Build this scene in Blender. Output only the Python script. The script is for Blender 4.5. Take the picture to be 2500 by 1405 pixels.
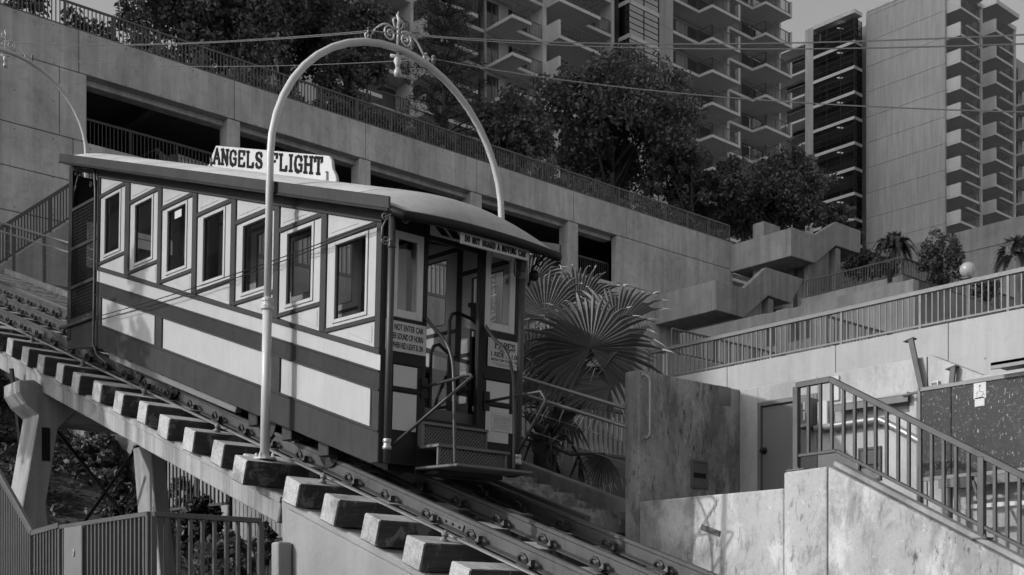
import bpy, bmesh, math, random
import numpy as np
from mathutils import Vector, Matrix
random.seed(7); RNG=np.random.default_rng(11)
S=bpy.context.scene
for o in list(bpy.data.objects): bpy.data.objects.remove(o)
COL=S.collection
# ------------------------------------------------------------------ camera
FPX=2986.; HOR=1522.; CAMZ=1.65
AL=math.atan(2630/FPX)
FW=Vector((-math.cos(AL),math.sin(AL),0)); RT=Vector((math.sin(AL),math.cos(AL),0)); CP=Vector((0,0,CAMZ))
cd=bpy.data.cameras.new('camera'); cam=bpy.data.objects.new('camera',cd); COL.objects.link(cam)
cd.sensor_width=36; cd.lens=36*FPX/2500; cd.shift_y=(HOR-702.5)/2500; cd.clip_end=4000; cd.clip_start=.1
cam.matrix_world=Matrix(((RT.x,0,-FW.x,0),(RT.y,0,-FW.y,0),(0,1,0,CAMZ),(0,0,0,1)))
S.camera=cam
# ------------------------------------------------------------------ sky, sun, exposure
SUN=Vector((-.41,-1,.55)).normalized()
SKY_STRENGTH=.15; SUN_STRENGTH=2.0
w=bpy.data.worlds.new('World'); S.world=w; w.use_nodes=True
nt=w.node_tree; bg=nt.nodes['Background']
sky=nt.nodes.new('ShaderNodeTexSky'); sky.sky_type='NISHITA'; sky.sun_disc=False
sky.sun_elevation=math.asin(SUN.z); sky.sun_rotation=math.atan2(SUN.x,SUN.y)
sky.dust_density=3.0; sky.air_density=1.0
bw=nt.nodes.new('ShaderNodeRGBToBW'); nt.links.new(sky.outputs[0],bw.inputs[0]); nt.links.new(bw.outputs[0],bg.inputs[0])
bg.inputs[1].default_value=SKY_STRENGTH
sd=bpy.data.lights.new('sun','SUN'); sd.energy=SUN_STRENGTH; sd.angle=math.radians(.53); sd.color=(1,1,1)
so=bpy.data.objects.new('sun',sd); COL.objects.link(so); so.rotation_euler=(-SUN).to_track_quat('-Z','Y').to_euler()
so.location=SUN*60
S.view_settings.view_transform='Standard'; S.view_settings.look='None'; S.view_settings.exposure=.45; S.view_settings.gamma=1
S.cycles.max_bounces=7; S.cycles.diffuse_bounces=3; S.cycles.glossy_bounces=3; S.cycles.transparent_max_bounces=10
# ------------------------------------------------------------------ photo pixel -> point on a plane of the place
def ray(x,y): return FW+RT*((x-1250)/FPX)+Vector((0,0,(HOR-y)/FPX))
def pX(x,y,X): d=ray(x,y); return CP+d*(X/d.x)
def pY(x,y,Y): d=ray(x,y); return CP+d*(Y/d.y)
def pZ(x,y,Z): d=ray(x,y); return CP+d*((Z-CAMZ)/d.z)
def V(*a): return Vector(a)
# ------------------------------------------------------------------ mesh builder
class MB:
    def __init__(s): s.v=[]; s.f=[]
    def add(s,vs,fs):
        n=len(s.v); s.v+= [tuple(p) for p in vs]; s.f+=[tuple(i+n for i in f) for f in fs]; return s
    def box(s,x0,x1,y0,y1,z0,z1):
        x0,x1=min(x0,x1),max(x0,x1); y0,y1=min(y0,y1),max(y0,y1); z0,z1=min(z0,z1),max(z0,z1)
        return s.add([(x0,y0,z0),(x1,y0,z0),(x1,y1,z0),(x0,y1,z0),(x0,y0,z1),(x1,y0,z1),(x1,y1,z1),(x0,y1,z1)],
            [(0,3,2,1),(4,5,6,7),(0,1,5,4),(1,2,6,5),(2,3,7,6),(3,0,4,7)])
    def prism(s,pts,vec):
        pts=[Vector(p) for p in pts]; vec=Vector(vec); n=len(pts)
        nrm=Vector((0,0,0))
        for i in range(n): nrm+= pts[i].cross(pts[(i+1)%n])
        if nrm.dot(vec)>0: pts=pts[::-1]
        vs=pts+[p+vec for p in pts]
        return s.add(vs,[tuple(range(n)),tuple(range(2*n-1,n-1,-1))]+[(i,i+n,(i+1)%n+n,(i+1)%n) for i in range(n)])
    def bar(s,a,b,wd,ht,up=(0,0,1)):
        a,b=Vector(a),Vector(b); d=(b-a).normalized(); up=Vector(up)
        sd=d.cross(up)
        if sd.length<1e-5: sd=d.cross(Vector((1,0,0)))
        sd.normalize(); u=sd.cross(d)
        sd*=wd/2; u*=ht/2
        vs=[a-sd-u,a+sd-u,a+sd+u,a-sd+u,b-sd-u,b+sd-u,b+sd+u,b-sd+u]
        return s.add(vs,[(0,1,2,3),(7,6,5,4),(0,4,5,1),(1,5,6,2),(2,6,7,3),(3,7,4,0)])
    def tube(s,pts,r,n=8,cap=True):
        pts=[Vector(p) for p in pts]; m=len(pts); rs=r if isinstance(r,(list,tuple)) else [r]*m
        t0=(pts[1]-pts[0]).normalized(); up=Vector((0,0,1)) if abs(t0.z)<.9 else Vector((1,0,0))
        nrm=(up-t0*up.dot(t0)).normalized(); vs=[]; fs=[]
        for i,p in enumerate(pts):
            t=((pts[min(i+1,m-1)]-p).normalized()+(p-pts[max(i-1,0)]).normalized())
            t.normalize(); nrm=(nrm-t*nrm.dot(t)).normalized(); bi=t.cross(nrm)
            for k in range(n):
                a=2*math.pi*k/n; vs.append(p+(nrm*math.cos(a)+bi*math.sin(a))*rs[i])
        for i in range(m-1):
            for k in range(n):
                k2=(k+1)%n; fs.append((i*n+k,i*n+k2,(i+1)*n+k2,(i+1)*n+k))
        if cap: fs.append(tuple(range(n-1,-1,-1))); fs.append(tuple((m-1)*n+k for k in range(n)))
        return s.add(vs,fs)
    def lathe(s,c,prof,n=12,axis=(0,0,1)):   # prof: [(radius, height)]
        c=Vector(c); ax=Vector(axis).normalized(); q=Vector((0,0,1)).rotation_difference(ax); m=len(prof); vs=[]; fs=[]
        for r,h in prof:
            for k in range(n):
                a=2*math.pi*k/n; vs.append(c+q@Vector((r*math.cos(a),r*math.sin(a),h)))
        for i in range(m-1):
            for k in range(n):
                k2=(k+1)%n; fs.append((i*n+k,i*n+k2,(i+1)*n+k2,(i+1)*n+k))
        fs.append(tuple(range(n-1,-1,-1))); fs.append(tuple((m-1)*n+k for k in range(n)))
        return s.add(vs,fs)
    def ball(s,c,r,n=12,sz=1.):
        m=max(5,n//2); return s.lathe(c,[(max(1e-4,r*math.sin(math.pi*i/m)),-r*sz*math.cos(math.pi*i/m)) for i in range(m+1)],n)
    def mesh(s,name,off=Vector((0,0,0)),smooth=False):
        me=bpy.data.meshes.new(name); me.from_pydata([(p[0]-off[0],p[1]-off[1],p[2]-off[2]) for p in s.v],[],s.f)
        if smooth: me.polygons.foreach_set('use_smooth',[True]*len(me.polygons))
        me.update(); return me
def wloc(o):
    l=Vector((0,0,0))
    while o is not None: l=l+o.location; o=o.parent
    return l
def thing(name,label,cat,loc=(0,0,0),group=None,kind=None):
    o=bpy.data.objects.new(name,None); COL.objects.link(o); o.location=loc; o.empty_display_size=.2
    tag(o,label,cat,group,kind); return o
def tag(o,label=None,cat=None,group=None,kind=None):
    if label: o['label']=label
    if cat: o['category']=cat
    if group: o['group']=group
    if kind: o['kind']=kind
    return o
def link(name,me,mat,parent=None,loc=(0,0,0),rot=None,bevel=0,seg=1,kind=None,auto=False):
    o=bpy.data.objects.new(name,me); COL.objects.link(o); o.parent=parent; o.location=loc
    if rot: o.rotation_euler=rot
    if mat and not me.materials: me.materials.append(mat)
    if bevel:
        b=o.modifiers.new('bevel','BEVEL'); b.width=bevel; b.segments=seg; b.limit_method='ANGLE'; b.angle_limit=math.radians(40)
    if kind: o['kind']=kind
    return o
def build(mb,name,mat,parent=None,bevel=0,smooth=False,kind=None,origin=None,local=False,seg=1):
    if parent is None:
        off=Vector(origin) if origin is not None else Vector((sum(p[0] for p in mb.v)/len(mb.v),sum(p[1] for p in mb.v)/len(mb.v),min(p[2] for p in mb.v)))
        return link(name,mb.mesh(name,off,smooth),mat,None,off,bevel=bevel,kind=kind,seg=seg)
    off=Vector((0,0,0)) if local else wloc(parent)
    return link(name,mb.mesh(name,off,smooth),mat,parent,bevel=bevel,kind=kind,seg=seg)
# ------------------------------------------------------------------ materials (the photograph is black and white)
class NT:
    def __init__(s,name):
        s.m=bpy.data.materials.new(name); s.m.use_nodes=True; s.t=s.m.node_tree; s.b=s.t.nodes['Principled BSDF']; s.geo=None
    def n(s,t,**k):
        o=s.t.nodes.new(t)
        for a,b in k.items(): setattr(o,a,b)
        return o
    def l(s,a,b): s.t.links.new(a,b)
    def pos(s,scale=(1,1,1),obj=False):
        g=s.n('ShaderNodeTexCoord') if obj else s.n('ShaderNodeNewGeometry')
        mp=s.n('ShaderNodeMapping'); mp.inputs['Scale'].default_value=scale
        s.l(g.outputs['Object' if obj else 'Position'],mp.inputs[0]); return mp.outputs[0]
    def noise(s,scale,vec,detail=5,rough=.6,dist=0):
        n=s.n('ShaderNodeTexNoise'); n.inputs['Scale'].default_value=scale; n.inputs['Detail'].default_value=detail; n.inputs['Roughness'].default_value=rough
        n.inputs['Distortion'].default_value=dist; s.l(vec,n.inputs['Vector']); return n.outputs['Fac']
    def rng(s,a,i0,i1,o0,o1):
        r=s.n('ShaderNodeMapRange'); s.l(a,r.inputs[0])
        for k,x in enumerate((i0,i1,o0,o1)): r.inputs[k+1].default_value=x
        return r.outputs[0]
    def math(s,op,a,b=None):
        m=s.n('ShaderNodeMath',operation=op)
        for i,x in enumerate((a,b)):
            if x is None: continue
            if isinstance(x,(int,float)): m.inputs[i].default_value=x
            else: s.l(x,m.inputs[i])
        return m.outputs[0]
    def prod(s,*xs):
        r=xs[0]
        for x in xs[1:]: r=s.math('MULTIPLY',r,x)
        return r
    def bump(s,h,strength=.3,dist=.02):
        b=s.n('ShaderNodeBump'); b.inputs['Strength'].default_value=strength; b.inputs['Distance'].default_value=dist
        s.l(h,b.inputs['Height']); s.l(b.outputs[0],s.b.inputs['Normal'])
    def done(s,col=None,rough=.8,metal=0,spec=.5):
        if col is not None:
            if isinstance(col,(int,float)): s.b.inputs['Base Color'].default_value=(col,col,col,1)
            else: s.l(col,s.b.inputs['Base Color'])
        if isinstance(rough,(int,float)): s.b.inputs['Roughness'].default_value=rough
        else: s.l(rough,s.b.inputs['Roughness'])
        s.b.inputs['Metallic'].default_value=metal; s.b.inputs['Specular IOR Level'].default_value=spec
        return s.m
def concrete(name,base,large=.12,streak=.14,fine=.06,holes=None,weather=0,board=0,lscale=.35):
    """holes=(axis, spacing_h, spacing_v, offset_h, offset_v, radius): form-tie holes on a grid"""
    t=NT(name); p=t.pos(); ps=t.pos((3.2,3.2,.22))
    a=t.rng(t.noise(lscale,p,6,.62,.4),.3,.7,1-large,1+large)
    b=t.rng(t.noise(1.0,ps,4,.6),.3,.7,1-streak,1+streak)
    c=t.rng(t.noise(22,p,3,.7),.25,.75,1-fine,1+fine)
    g=t.rng(t.noise(2.6,p,6,.7,.6),.5,.68,1,1-large*.9)
    col=t.prod(a,b,c,g,float(base))
    if weather:
        n1=t.noise(1.7,t.pos((1,1,.45)),8,.74,.5); dk=t.rng(n1,.51,.60,1,1-.34*weather)
        n2=t.noise(8,t.pos((1.5,1.5,.4)),7,.78,.4); cl_=t.rng(t.noise(.8,p,3,.6),.42,.58,0,1); dk2=t.math('SUBTRACT',1.,t.prod(t.rng(n2,.55,.60,0,.62*weather),cl_))
        n4=t.noise(.9,t.pos((1,1,.5)),7,.7,.3); lt=t.rng(n4,.5,.56,1,1+.32*weather)
        n3=t.noise(20,t.pos((1.6,1.6,.6)),5,.75); sp=t.rng(n3,.62,.645,1,1-.5*weather); n5=t.noise(11,t.pos((1,1,.7)),6,.75); wh=t.rng(n5,.63,.65,1,1+.55*weather)
        col=t.prod(col,dk,dk2,lt,sp,wh)
    if holes:
        ax,sh,sv,oh,ov,r=holes
        gm=t.n('ShaderNodeNewGeometry'); sx=t.n('ShaderNodeSeparateXYZ'); t.l(gm.outputs['Position'],sx.inputs[0])
        def cell(s_,sp,of):
            q=t.math('MULTIPLY',t.math('SUBTRACT',t.math('FRACT',t.math('DIVIDE',t.math('ADD',s_,of),sp)),.5),sp); return t.math('MULTIPLY',q,q)
        d2=t.math('ADD',cell(sx.outputs['Y' if ax=='Y' else 'X'],sh,oh),cell(sx.outputs['Z'],sv,ov))
        col=t.prod(col,t.rng(d2,(r*.5)**2,(r*1.15)**2,.4,1))
    t.bump(t.noise(40,p,4,.7),.25,.01)
    return t.done(col,.88,0,.3)
def paint(name,v,rough=.45,var=.06,dirt=.0,metal=0,spec=.5,bump=.04):
    t=NT(name); p=t.pos(); a=t.rng(t.noise(1.6,p,5,.6),.3,.7,1-var,1+var); col=t.prod(a,float(v))
    if dirt:
        d=t.rng(t.noise(2.2,t.pos((5,5,.5)),6,.7),.52,.72,1,1-dirt); col=t.prod(col,d)
        sp=t.rng(t.noise(30,p,2,.6),.72,.75,1,1+dirt*1.2); col=t.prod(col,sp)
    if bump: t.bump(t.noise(9,p,4,.6),bump,.02)
    return t.done(col,t.rng(t.noise(6,p,4),.3,.7,rough-.08,rough+.08),metal,spec)
M={}
M['garage']=concrete('garage concrete',.47,.20,.18,.09,weather=.22,holes=('Y',1.22,1.22,.35,.5,.028))
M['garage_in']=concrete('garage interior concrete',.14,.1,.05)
M['terrace']=concrete('terrace concrete',.32,.16,.2,.08,weather=.15,holes=('Y',1.3,1.3,.2,.4,.025))
M['white_wall']=concrete('pale wall concrete',.35,.08,.09,.05,holes=('X',1.6,1.35,.4,.3,.03))
M['tower']=concrete('tower concrete',.46,.09,.17,.03,lscale=.12)
M['tower_edge']=concrete('tower slab edge concrete',.66,.06,.06,.03)
M['tower_wall']=concrete('tower inner wall',.42,.08,.05,.03)
M['abut']=concrete('abutment concrete',.245,.10,.09,.07)
M['girder']=concrete('girder concrete',.225,.14,.55,.06)
M['pier']=concrete('pier concrete',.25,.14,.30,.07)
M['ramp']=concrete('weathered ramp concrete',.345,.09,.08,.08,weather=1.0)
M['booth']=concrete('weathered booth concrete',.245,.14,.2,.1,weather=1.15)
M['backwall']=concrete('station wall concrete',.34,.10,.09,.07,weather=.3)
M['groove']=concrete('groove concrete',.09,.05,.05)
M['cream']=paint('cream car panel paint',.345,.45,.06,.13)
M['trim']=paint('dark car trim paint',.036,.5,.16,.3,spec=.18)
M['trim_dk']=paint('darker car belt paint',.027,.5,.18,.3,spec=.15)
M['black']=paint('black ironwork paint',.014,.45,.1,.0,spec=.25)
M['front_dk']=paint('car front frame paint',.012,.5,.1,.1,spec=.2)
M['sash']=paint('car sash paint',.47,.45,.05,.03)
M['roof']=paint('car roof canvas',.46,.75,.2,.3)
M['hood']=paint('car hood canvas',.34,.7,.14,.2)
M['interior']=paint('car interior varnish',.05,.5,.1)
M['pole']=paint('white pole paint',.45,.4,.05,.1)
M['railp']=paint('grey railing paint',.034,.5,.08,.1)
M['rail_lt']=paint('pale railing paint',.14,.5,.06,.08)
M['rail_dk']=paint('dark railing paint',.10,.5,.08,.1)
M['fence']=paint('lower fence paint',.065,.5,.1,.15)
M['steel']=paint('rail steel',.11,.42,.18,.3,metal=.35)
M['steelweb']=paint('rail web steel',.065,.5,.2,.35,metal=.25)
M['iron']=paint('clip iron',.03,.5,.2,.0,metal=.3)
M['chrome']=paint('brushed handrail steel',.30,.45,.05,0,metal=.5)
M['galv']=paint('galvanised pipe',.32,.35,.1,.1,metal=.6)
M['door']=paint('steel door paint',.12,.42,.06,.08)
M['signwhite']=paint('sign board white',.42,.5,.03,.03)
M['signgrey']=paint('sign board grey',.42,.5,.03,.03)
M['ink']=paint('sign lettering ink',.010,.8,.05,spec=.1)
M['ink2']=paint('faint ink',.16,.6,.05)
M['wire']=paint('wire',.05,.5,.05,bump=0)
M['wire_lt']=paint('pale wire',.10,.5,.05,bump=0)
M['asphalt']=paint('asphalt',.06,.9,.2,bump=.2)
M['earth']=paint('hillside earth',.05,.95,.35,bump=.5)
M['carwhite']=paint('white car body',.60,.25,.02,spec=.6)
M['bark']=paint('bark',.06,.9,.4,bump=.6)
def curtain():
    t=NT('curtain cloth'); p=t.pos(); wv=t.n('ShaderNodeTexWave'); wv.inputs['Scale'].default_value=3.2; wv.inputs['Distortion'].default_value=1.2
    t.l(t.pos((1,1,.02)),wv.inputs[0]); a=t.rng(wv.outputs['Fac'],0,1,.55,1.0); b=t.rng(t.noise(.37,p,2),.35,.65,.5,1.2)
    return t.done(t.prod(a,b,.20),.9)
M['curtain']=curtain()
def wood():
    t=NT('weathered tie timber'); p=t.pos((1,.10,1)); a=t.rng(t.noise(26,p,6,.7,.3),.3,.7,.72,1.2)
    e=t.rng(t.noise(60,t.pos((1,1,.12)),4,.7),.3,.7,.85,1.1)
    b=t.rng(t.noise(2.5,t.pos(),6,.7,.6),.5,.64,1,.55); c=t.rng(t.noise(1.1,t.pos(),3),.3,.7,.8,1.15)
    t.bump(t.noise(30,p,6,.75),.6,.015)
    return t.done(t.prod(a,b,c,e,.40),.85,0,.3)
M['tie']=wood()

def shaded_tie_side():
    t=NT('shade-dark creosoted side'); p=t.pos((1,.12,1)); a=t.rng(t.noise(24,p,6,.7,.3),.3,.7,.6,1.3); pl=t.rng(t.noise(3.4,t.pos((1,1,.8)),7,.75,.5),.54,.6,1,3.2); c=t.rng(t.noise(1.3,t.pos(),3),.3,.7,.7,1.3)
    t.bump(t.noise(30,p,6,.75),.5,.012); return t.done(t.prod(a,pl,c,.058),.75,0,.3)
M['tie_side']=shaded_tie_side()  # shade of tie sides put into the colour, with creosote stain and peeled patches
M['glass_sky']=None
def glass(name,tint=.75,refl=.10,rough=.03):
    m=bpy.data.materials.new(name); m.use_nodes=True; t=m.node_tree; t.nodes.clear()
    o=t.nodes.new('ShaderNodeOutputMaterial'); mx=t.nodes.new('ShaderNodeMixShader'); tr=t.nodes.new('ShaderNodeBsdfTransparent'); gl=t.nodes.new('ShaderNodeBsdfGlossy')
    tr.inputs[0].default_value=(tint,)*3+(1,); gl.inputs[0].default_value=(.9,.9,.9,1); gl.inputs['Roughness'].default_value=rough
    fr=t.nodes.new('ShaderNodeLayerWeight'); pw=t.nodes.new('ShaderNodeMath'); pw.operation='POWER'; pw.inputs[1].default_value=5.; t.links.new(fr.outputs['Facing'],pw.inputs[0])
    ad=t.nodes.new('ShaderNodeMath'); ad.operation='MULTIPLY_ADD'; ad.inputs[1].default_value=.8; ad.inputs[2].default_value=refl
    t.links.new(pw.outputs[0],ad.inputs[0]); t.links.new(ad.outputs[0],mx.inputs[0]); t.links.new(tr.outputs[0],mx.inputs[1]); t.links.new(gl.outputs[0],mx.inputs[2]); t.links.new(mx.outputs[0],o.inputs[0])
    return m
M['glass']=glass('car window glass',.93,.03)
M['glass_door']=glass('door gate glazing',.88,.04)
M['glass_blk']=glass('tower tinted glazing',.45,.06,.02)
M['glass_win']=glass('tower window glazing',.72,.05,.02)
M['glass_sky']=glass('mirror-like tower glazing',.4,.30,.02)
gt_=NT('opal globe glass'); M['globe']=gt_.done(.42,.12,0,.6); gt_.b.inputs['Alpha'].default_value=.72
def leafmat(name,v,trans=.25):
    t=NT(name); oi=t.n('ShaderNodeNewGeometry'); a=t.rng(oi.outputs['Random Per Island'],0,1,.55,1.5)
    b=t.rng(t.noise(.8,t.pos(),3),.3,.7,.6,1.4)
    m=t.done(t.prod(a,b,float(v)),.5,0,.45)
    tl=t.n('ShaderNodeBsdfTranslucent'); tl.inputs[0].default_value=(v*1.3,)*3+(1,)
    mx=t.n('ShaderNodeMixShader'); mx.inputs[0].default_value=trans; out=t.t.nodes['Material Output']
    t.l(t.b.outputs[0],mx.inputs[1]); t.l(tl.outputs[0],mx.inputs[2]); t.l(mx.outputs[0],out.inputs[0]); return m
M['leaf']=leafmat('broadleaf foliage',.135); M['leaf_dk']=leafmat('dark conifer foliage',.06); M['leaf_lt']=leafmat('pale shrub foliage',.16)
M['frond']=leafmat('palm frond',.075,.12); M['frond_lt']=leafmat('dry palm tips',.45,.2)
def emis(name,v):
    t=NT(name); t.done(.8,.5); t.b.inputs['Emission Color'].default_value=(1,1,1,1); t.b.inputs['Emission Strength'].default_value=v; return t.m
M['lamp']=emis('lit ceiling lamp',1.2)
M['stepmetal']=paint('entry step metal',.10,.5,.12,.1)
M['blackmesh']=paint('black wire mesh',.02,.5,.1,spec=.3,bump=0)
# ================================================================== shared builders
def railing(root,a,b,h,sp,post,mat,railw=.06,railh=.07,barw=.018,postw=.05,joined=True,bottom=.09,drop=0):
    """upright-bar railing along a->b: top_rail, bottom_rail, post parts, balusters"""
    a,b=Vector(a),Vector(b); L=(b-a).length; d=(b-a)/L; hl=Vector((d.x,d.y,0)).normalized(); Z=V(0,0,1)
    build(MB().bar(a+Z*(h-railh/2),b+Z*(h-railh/2),railw,railh),'top_rail',mat,root,bevel=.006)
    if bottom is not None: build(MB().bar(a+Z*bottom,b+Z*bottom,barw*2,barw*1.7),'bottom_rail',mat,root)
    np_=max(1,round(L/post)); rl=wloc(root)
    pm=MB().box(-postw/2,postw/2,-postw/2,postw/2,-drop,h-railh*.9).mesh('post')
    ang=math.atan2(hl.y,hl.x)
    for i in range(np_+1): link('post',pm,mat,root,a+d*(L*i/np_)-rl,(0,0,ang))
    nb=int(L/sp); z0=bottom if bottom is not None else 0
    if joined:
        m=MB()
        for i in range(1,nb):
            p=a+d*(L*i/nb); q=hl*(barw/2); r=Vector((-hl.y,hl.x,0))*(barw/2)
            m.add([p-q-r+Z*z0,p+q-r+Z*z0,p+q+r+Z*z0,p-q+r+Z*z0,p-q-r+Z*(h-railh*.8),p+q-r+Z*(h-railh*.8),p+q+r+Z*(h-railh*.8),p-q+r+Z*(h-railh*.8)],[(0,1,5,4),(1,2,6,5),(2,3,7,6),(3,0,4,7)])
        build(m,'balusters',mat,root,kind='stuff')
    else:
        bm_=MB().box(-barw/2,barw/2,-barw/2,barw/2,z0,h-railh*.8).mesh('baluster')
        for i in range(1,nb): link('baluster',bm_,mat,root,a+d*(L*i/nb)-rl,(0,0,ang))
def leaf_mesh(name,centers,radii,n_per,size,flat=.5,squash=1.,up=.3,aspect=.55):
    """cloud of small leaf quads round clump centres"""
    cs=np.asarray(centers,float); rs=np.asarray(radii,float); k=len(cs)
    idx=np.repeat(np.arange(k),n_per); N=len(idx)
    d=RNG.normal(size=(N,3)); d/=np.linalg.norm(d,axis=1)[:,None]
    rr=RNG.random(N)**(.42); p=cs[idx]+d*(rs[idx]*rr)[:,None]*np.array([1,1,squash])
    nrm=d*(.7)+RNG.normal(size=(N,3))*.6+np.array([0,0,up]); nrm/=np.linalg.norm(nrm,axis=1)[:,None]
    t=np.cross(nrm,RNG.normal(size=(N,3))); t/=np.linalg.norm(t,axis=1)[:,None]; b=np.cross(nrm,t)
    s=size*(.6+.8*RNG.random(N))[:,None]
    q=np.stack([p-t*s*.5,p+b*s*aspect*.5,p+t*s*.5,p-b*s*aspect*.5],1).reshape(-1,3)
    me=bpy.data.meshes.new(name); me.vertices.add(len(q)); me.vertices.foreach_set('co',q.astype(np.float32).ravel())
    me.loops.add(4*N); me.loops.foreach_set('vertex_index',np.arange(4*N,dtype=np.int32)); me.polygons.add(N)
    me.polygons.foreach_set('loop_start',np.arange(0,4*N,4,dtype=np.int32)); me.update(calc_edges=True); me.validate(); return me
def tree(name,label,base,h,rx,rz,cz,nclump,n_per,size,mat,group=None,cat='tree',trunk=.22,clump=.15,lean=(0,0),ry=None):
    """tapered trunk with limbs and an uneven crown of leaf clumps; crown centre at height cz above base"""
    ry=ry or rx; base=Vector(base); root=thing(name,label,cat,base,group)
    cc=V(lean[0],lean[1],cz); pts=[]; rad=[]
    lob=[(RNG.normal(size=3)*np.array([.42,.42,.36]),.45+.3*RNG.random()) for _ in range(8)]
    while len(pts)<nclump:
        c,r=lob[RNG.integers(len(lob))]; d=RNG.normal(size=3); d/=np.linalg.norm(d); q=c+d*r*(.45+.55*RNG.random()**.5)
        if np.linalg.norm(q)>1.12: continue
        pts.append((q[0]*rx+cc.x,q[1]*ry+cc.y,q[2]*rz+cc.z)); rad.append(clump*(.6+.8*RNG.random())*min(rx,rz)*1.2)
    m=MB(); top=V(lean[0]*.6,lean[1]*.6,cz)
    m.tube([V(0,0,-.3),V(lean[0]*.1,lean[1]*.1,cz*.3),top*.7,top],[trunk,trunk*.8,trunk*.6,trunk*.35],7)
    for i in range(9):
        e=Vector(pts[RNG.integers(len(pts))]); st=top*(.45+.5*random.random()); md=st.lerp(e,.5)+V(0,0,.2)
        m.tube([st,md,e],[trunk*.4,trunk*.25,trunk*.06],5)
    build(m,'trunk',M['bark'],root,local=True,smooth=True)
    link('crown',leaf_mesh('crown',pts,rad,n_per,size),mat,root); return root
# ================================================================== ground
g=MB(); g.add([(-900,-900,0),(900,-900,0),(900,900,0),(-900,900,0)],[(0,1,2,3)])
tag(build(g,'ground',M['asphalt'],origin=(0,0,0)),kind='structure')
XG=-39.2
# hillside rising under the trestle towards the garage
t_=MB(); xs=[-4.5,-7,-10,-14,-18,-24,-30,-38.9]; ys=[-30,-14,-4,1,5.0,8,11,14,17.5,22,30]
def hz(x,y):
    base=.05+max(0,(-9-min(0,max(x,-20))))*.10+max(0,-20-x)*.45
    if y<5: base*=max(0,min(1,(y+16)/21))
    return base+.22*math.sin(x*1.3+y*.7)*min(1,base)
for x in xs:
    for y in ys: t_.v.append((x,y,hz(x,y)))
n=len(ys)
for i in range(len(xs)-1):
    for j in range(n-1): t_.f.append((i*n+j,i*n+j+1,(i+1)*n+j+1,(i+1)*n+j))
tag(build(t_,'hillside',M['earth'],origin=(0,0,0),smooth=True),kind='structure')
# ================================================================== parking garage
ZT,ZO,ZF,ZJ=20.97,19.575,17.37,15.99
gar=thing('parking_garage','long board-marked concrete parking garage with dark open bays behind the trolley','garage',(XG,30,0))
Y0G,Y1G=4.0,49.47
cols=[(21.11,21.61),(26.73,27.25),(32.28,32.88),(37.88,38.52)]
j=.012
def gpanel(y0,y1,z0,z1,th=.35): build(MB().box(XG-th,XG,y0+j,y1-j,z0+j,z1-j),'panel',M['garage'],gar,bevel=.012)
ed=[Y0G,9.6,15.74,21.36,26.99,32.58,38.2,41.64,46.78,Y1G]
for a,b in zip(ed,ed[1:]): gpanel(a,b,ZO,ZT)              # spandrel under the railing
for a,b in ((Y0G,9.6),(9.6,15.1),(15.1,16.0)): gpanel(a,b,ZF,ZO)
for a,b in ((40.96,46.78),(46.78,Y1G)): gpanel(a,b,ZF,ZO)
ed2=[Y0G,8.2,15.55,21.36,26.99,32.58,38.2,43.2,Y1G]
for z0,z1 in ((ZJ,ZF),(ZJ-1.4,ZJ),(ZJ-4.2,ZJ-1.4),(6.0,ZJ-4.2)):
    for a,b in zip(ed2,ed2[1:]): gpanel(a,b,z0,z1)
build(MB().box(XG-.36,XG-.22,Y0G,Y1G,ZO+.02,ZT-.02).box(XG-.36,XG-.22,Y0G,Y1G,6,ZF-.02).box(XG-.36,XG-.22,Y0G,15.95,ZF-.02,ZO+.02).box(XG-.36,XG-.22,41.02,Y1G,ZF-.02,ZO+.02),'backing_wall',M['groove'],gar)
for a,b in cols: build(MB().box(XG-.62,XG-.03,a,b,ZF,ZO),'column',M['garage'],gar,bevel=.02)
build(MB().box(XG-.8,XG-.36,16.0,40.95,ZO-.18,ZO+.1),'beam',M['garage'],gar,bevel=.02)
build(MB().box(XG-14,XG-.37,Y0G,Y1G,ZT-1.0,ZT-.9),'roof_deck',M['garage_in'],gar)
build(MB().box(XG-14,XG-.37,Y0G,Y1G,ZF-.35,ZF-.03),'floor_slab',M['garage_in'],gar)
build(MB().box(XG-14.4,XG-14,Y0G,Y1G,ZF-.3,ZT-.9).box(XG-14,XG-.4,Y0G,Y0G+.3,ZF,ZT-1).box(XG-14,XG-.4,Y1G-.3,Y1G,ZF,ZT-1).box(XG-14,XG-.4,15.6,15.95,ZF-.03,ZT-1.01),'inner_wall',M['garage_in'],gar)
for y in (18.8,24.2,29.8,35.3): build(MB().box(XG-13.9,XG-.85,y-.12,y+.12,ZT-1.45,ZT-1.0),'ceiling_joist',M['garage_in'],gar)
# deep garden deck between garage roof and towers
build(MB().box(-66,XG-14.4,Y0G,60,ZT-1.4,ZT-.6),'garden_deck',M['earth'],gar)
build(MB().box(XG-14.39,XG-.37,Y0G,Y1G,ZT-.9,ZT-.55),'planter_soil',M['earth'],gar)
gr=thing('garage_roof_railing','long dark upright-bar railing along the top of the garage wall','railing',(XG,30,ZT))
railing(gr,(XG-.18,Y0G,ZT-.01),(XG-.18,Y1G-.06,ZT-.01),.93,.133,1.6,M['rail_dk'],barw=.03,postw=.06)
gi=thing('garage_bay_railing','grey upright-bar railing guarding the open garage bays','railing',(XG-.4,28,ZF))
for (a,b) in zip([16.0]+[c[1] for c in cols],[c[0] for c in cols]+[40.95]):
    railing(gi,(XG-.5,a+.05,ZF-.03),(XG-.5,b-.05,ZF-.03),1.04,.135,1.9,M['railp'],barw=.028,railh=.09)
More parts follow.
